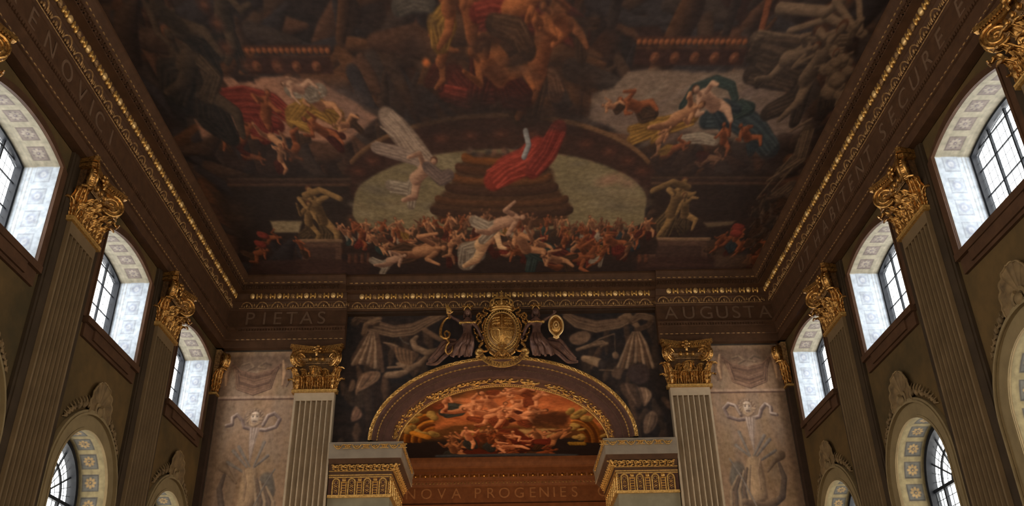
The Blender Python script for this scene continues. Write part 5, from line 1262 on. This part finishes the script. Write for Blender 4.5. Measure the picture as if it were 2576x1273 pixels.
# side compartments: swag above, hanging trophy below
def trophy(s):
    u0, u1 = (-7.02, -5.09) if s < 0 else (5.09, 7.02)
    cv = Canvas(min(u0, u1), max(u0, u1), 3.2, 8.85, .011, (108, 84, 64), 30 + s)
    cv.cloud(.10, 4); cv.cloud(.4, 3, (118, 94, 74)); cv.cloud(.4, 4, (100, 80, 56)); cv.cloud(.25, 5, (98, 86, 78))
    xo = -7.02 if s < 0 else 7.02                        # the panel colour darkens in steps towards the corner
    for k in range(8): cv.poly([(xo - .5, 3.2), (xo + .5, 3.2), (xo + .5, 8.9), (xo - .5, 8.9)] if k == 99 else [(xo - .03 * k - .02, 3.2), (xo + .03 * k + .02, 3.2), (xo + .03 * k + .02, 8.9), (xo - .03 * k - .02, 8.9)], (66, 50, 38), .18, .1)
    T_ = ((66, 50, 40), (126, 102, 80)); TD = ((54, 42, 34), (100, 80, 62)); B_ = ((62, 54, 50), (100, 88, 78))
    # framing line between the two compartments
    cv.poly([(u0, 7.57), (u1, 7.57), (u1, 7.61), (u0, 7.61)], (62, 44, 36), .9, .02); cv.poly([(u0, 7.61), (u1, 7.61), (u1, 7.67), (u0, 7.67)], (132, 108, 90), .6, .02)
    # swag of cloth
    c = (u0 + u1) / 2 + s * .12
    cv.poly([(c - .85, 8.75), (c + .85, 8.75), (c + .8, 8.35), (c - .8, 8.35)], (70, 54, 44), .6, .12, .1)
    for k in range(7):
        d = k * .085; cv.cloth([(c - .62 + .02 * k, 8.52 - d * .3), (c - .40, 8.32 - d * .85), (c, 8.22 - d * .95), (c + .40, 8.32 - d * .85), (c + .62 - .02 * k, 8.52 - d * .3)], .055, (50, 36, 30), ((124, 94, 72), (92, 68, 52), (110, 82, 62))[k % 3], 2, LD)
    cv.tube([(c - .35, 8.5), (c - .18, 8.56), (c - .05, 8.44), (c - .2, 8.36)], .035, *TD, LD); cv.tube([(c + .35, 8.5), (c + .2, 8.56), (c + .05, 8.44), (c + .22, 8.4)], .035, *TD, LD)
    for sx in (-1, 1):
        cv.poly([(c + sx * .62, 8.62), (c + sx * .80, 8.5), (c + sx * .86, 8.05), (c + sx * .74, 7.86), (c + sx * .66, 8.05), (c + sx * .62, 8.3)], (92, 70, 54), .9, .03, .02)
        cv.tube([(c + sx * .66, 8.6), (c + sx * .72, 8.25), (c + sx * .70, 7.95)], [.03, .06, .03], (54, 40, 34), (140, 108, 80), LD, .8); cv.tube([(c + sx * .84, 8.4), (c + sx * .88, 8.15), (c + sx * .80, 7.92)], [.03, .05, .03], (44, 34, 30), (96, 76, 60), LD, .8)
    # mask with ribbons
    m = (-6.05, 7.12) if s < 0 else (6.02, 7.20)
    for sx in (-1, 1):
        rb = [(m[0] + sx * .10, m[1] - .28), (m[0] + sx * .28, m[1] - .30), (m[0] + sx * .52, m[1] - .22), (m[0] + sx * .60, m[1] - .02), (m[0] + sx * .46, m[1] + .12), (m[0] + sx * .30, m[1] + .06), (m[0] + sx * .20, m[1] - .18)]
        big = (sx > 0) if s < 0 else (sx < 0)
        if not big: rb = [(m[0] + sx * .10, m[1] - .26), (m[0] + sx * .25, m[1] - .22), (m[0] + sx * .32, m[1] - .04), (m[0] + sx * .45, m[1] + .10), (m[0] + sx * .56, m[1] + .02), (m[0] + sx * .55, m[1] - .15), (m[0] + sx * .68, m[1] - .18)]
        cv.tube([(a + .02, b - .03) for a, b in rb], .045, (62, 50, 46), (80, 64, 56), LD, .7); cv.tube(rb, .032, (74, 58, 52), (142, 122, 108), LD)
    cv.blob(m[0] - .02, m[1] - .02, .28, .28, (88, 72, 62), .8, 0, .3)
    for k in range(16): a = 2 * PI * k / 16; cv.tube([(m[0] + .11 * math.cos(a), m[1] + .11 * math.sin(a)), (m[0] + .19 * math.cos(a + .15), m[1] + .19 * math.sin(a + .15))], [.055, .035], *T_, LD)
    cv.tube([(m[0], m[1] + .05), (m[0], m[1] - .05)], [.12, .10], (92, 76, 64), (158, 136, 116), LD)
    for sx in (-1, 1): cv.blob(m[0] + sx * .05, m[1] + .03, .03, .022, (56, 44, 40), .9); cv.tube([(m[0] + sx * .02, m[1] + .075), (m[0] + sx * .09, m[1] + .07)], .016, *T_, LD)
    cv.tube([(m[0], m[1] + .04), (m[0], m[1] - .04)], .024, (92, 76, 64), (170, 148, 126), LD); cv.tube([(m[0] - .04, m[1] - .09), (m[0] + .04, m[1] - .09)], .016, (50, 40, 36), (84, 66, 56), LD); cv.tube([(m[0] - .1, m[1] - .16), (m[0], m[1] - .22), (m[0] + .1, m[1] - .16)], .035, *T_, LD)
    # hanging ribbon and crossed shafts
    cv.poly([(m[0] - .10, m[1] - .25), (m[0] + .16, m[1] - .25), (m[0] + .07, m[1] - .72), (m[0] + .02, m[1] - 1.12), (m[0] - .06, m[1] - .8)], (104, 86, 74), .9, .03, .02)
    for k in range(3): cv.tube([(m[0] - .06 + k * .07, m[1] - .27), (m[0] - .03 + k * .03, m[1] - .7), (m[0] + .0, m[1] - 1.1)], [.03, .025, .012], (70, 58, 52), (132, 112, 98), LD, .85)
    for a, b in (((-.42, -.82), (-.05, -1.22)), ((-.30, -.72), (.08, -1.3)), ((.42, -.95), (.10, -1.25)), ((.30, -.62), (.12, -1.2)), ((-.52, -1.10), (0, -1.4))):
        cv.tube([(m[0] + a[0] * -s, m[1] + a[1]), (m[0] + b[0] * -s, m[1] + b[1])], [.045, .025], *B_, LD)
    # cuirass, shield, horn and standards below
    q = lambda a, b: (m[0] + a * -s, m[1] - 1.3 + b)
    cv.tube([q(.05, -.1), q(.08, -.5), q(.02, -.85)], [.20, .26, .20], (56, 44, 36), (134, 108, 82), LD); cv.tube([q(-.12, .02), q(-.02, -.3), q(-.02, -.7)], .03, *T_, LD, .8)
    cv.tube([q(.45, -.2), q(.50, -.5), q(.42, -.9)], [.18, .22, .16], (60, 52, 46), (84, 74, 64), LD, .7)
    cv.tube([q(-.62, .10), q(-.45, -.05), q(-.25, -.3)], [.13, .06, .03], *TD, LD); cv.tube([q(-.55, -.1), q(-.62, -.45), q(-.50, -.9), q(-.2, -1.15)], [.04, .07, .08, .06], (44, 36, 34), (82, 68, 58), LD)
    for k in range(5): cv.tube([q(.15 + .08 * k, -.15 - .06 * k), q(.28 + .10 * k, -.75), q(.22 + .13 * k, -1.35)], [.03, .045, .05], (46, 37, 33), ((122, 100, 78), (84, 68, 56))[k % 2], LD, .85)
    cv.tube([q(-.3, -1.0), q(0, -1.12), q(.4, -1.0)], .09, *TD, LD); cv.tube([q(-.5, -1.4), q(.4, -1.5)], .12, *TD, LD); cv.tube([q(-.55, -2.2), q(0, -1.6), q(.5, -2.2)], .06, *B_, LD)
    cv.tube([q(.62, .02), q(.40, -.4), q(.1, -1.2)], .022, *B_, LD)
    cv.soften(2); cv.cloud(.06, 60)
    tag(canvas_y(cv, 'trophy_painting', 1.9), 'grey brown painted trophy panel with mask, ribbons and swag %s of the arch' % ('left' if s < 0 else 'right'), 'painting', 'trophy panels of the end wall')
trophy(-1); trophy(1)
# painted scene on the far wall under the inscription
cv = Canvas(-7.1, 7.1, 4.5, 6.88, .03, (92, 42, 22), 9); cv.cloud(.2, 6)
for k in range(18): x = rg.uniform(-3, 3); cv.figure(x, rg.uniform(5.2, 6.5), rg.uniform(.7, 1.1), rg.uniform(-.5, .5), FL_W, rg.choice([RED_D, BRN, BLU, RED]), 1)
cv.figure(.75, 6.55, 1.1, .3, FL_P, RED); cv.figure(.1, 6.4, 1.0, -.3, FL_W, RED)
YQ = YU + .36
o = cv.mesh('wall_painting', lambda X, Y: np.stack([X, np.full_like(X, YQ), Y], 1), M['paint'], 1.6)
tag(o, 'orange brown painted wall scene with figures below the inscription of the further hall', 'painting')

# ------------------------------------------------------------------ lift everything so that the floor is at z = 0
for o in bpy.data.objects:
    if o.parent is None and o is not cam: o.location.z += EYE
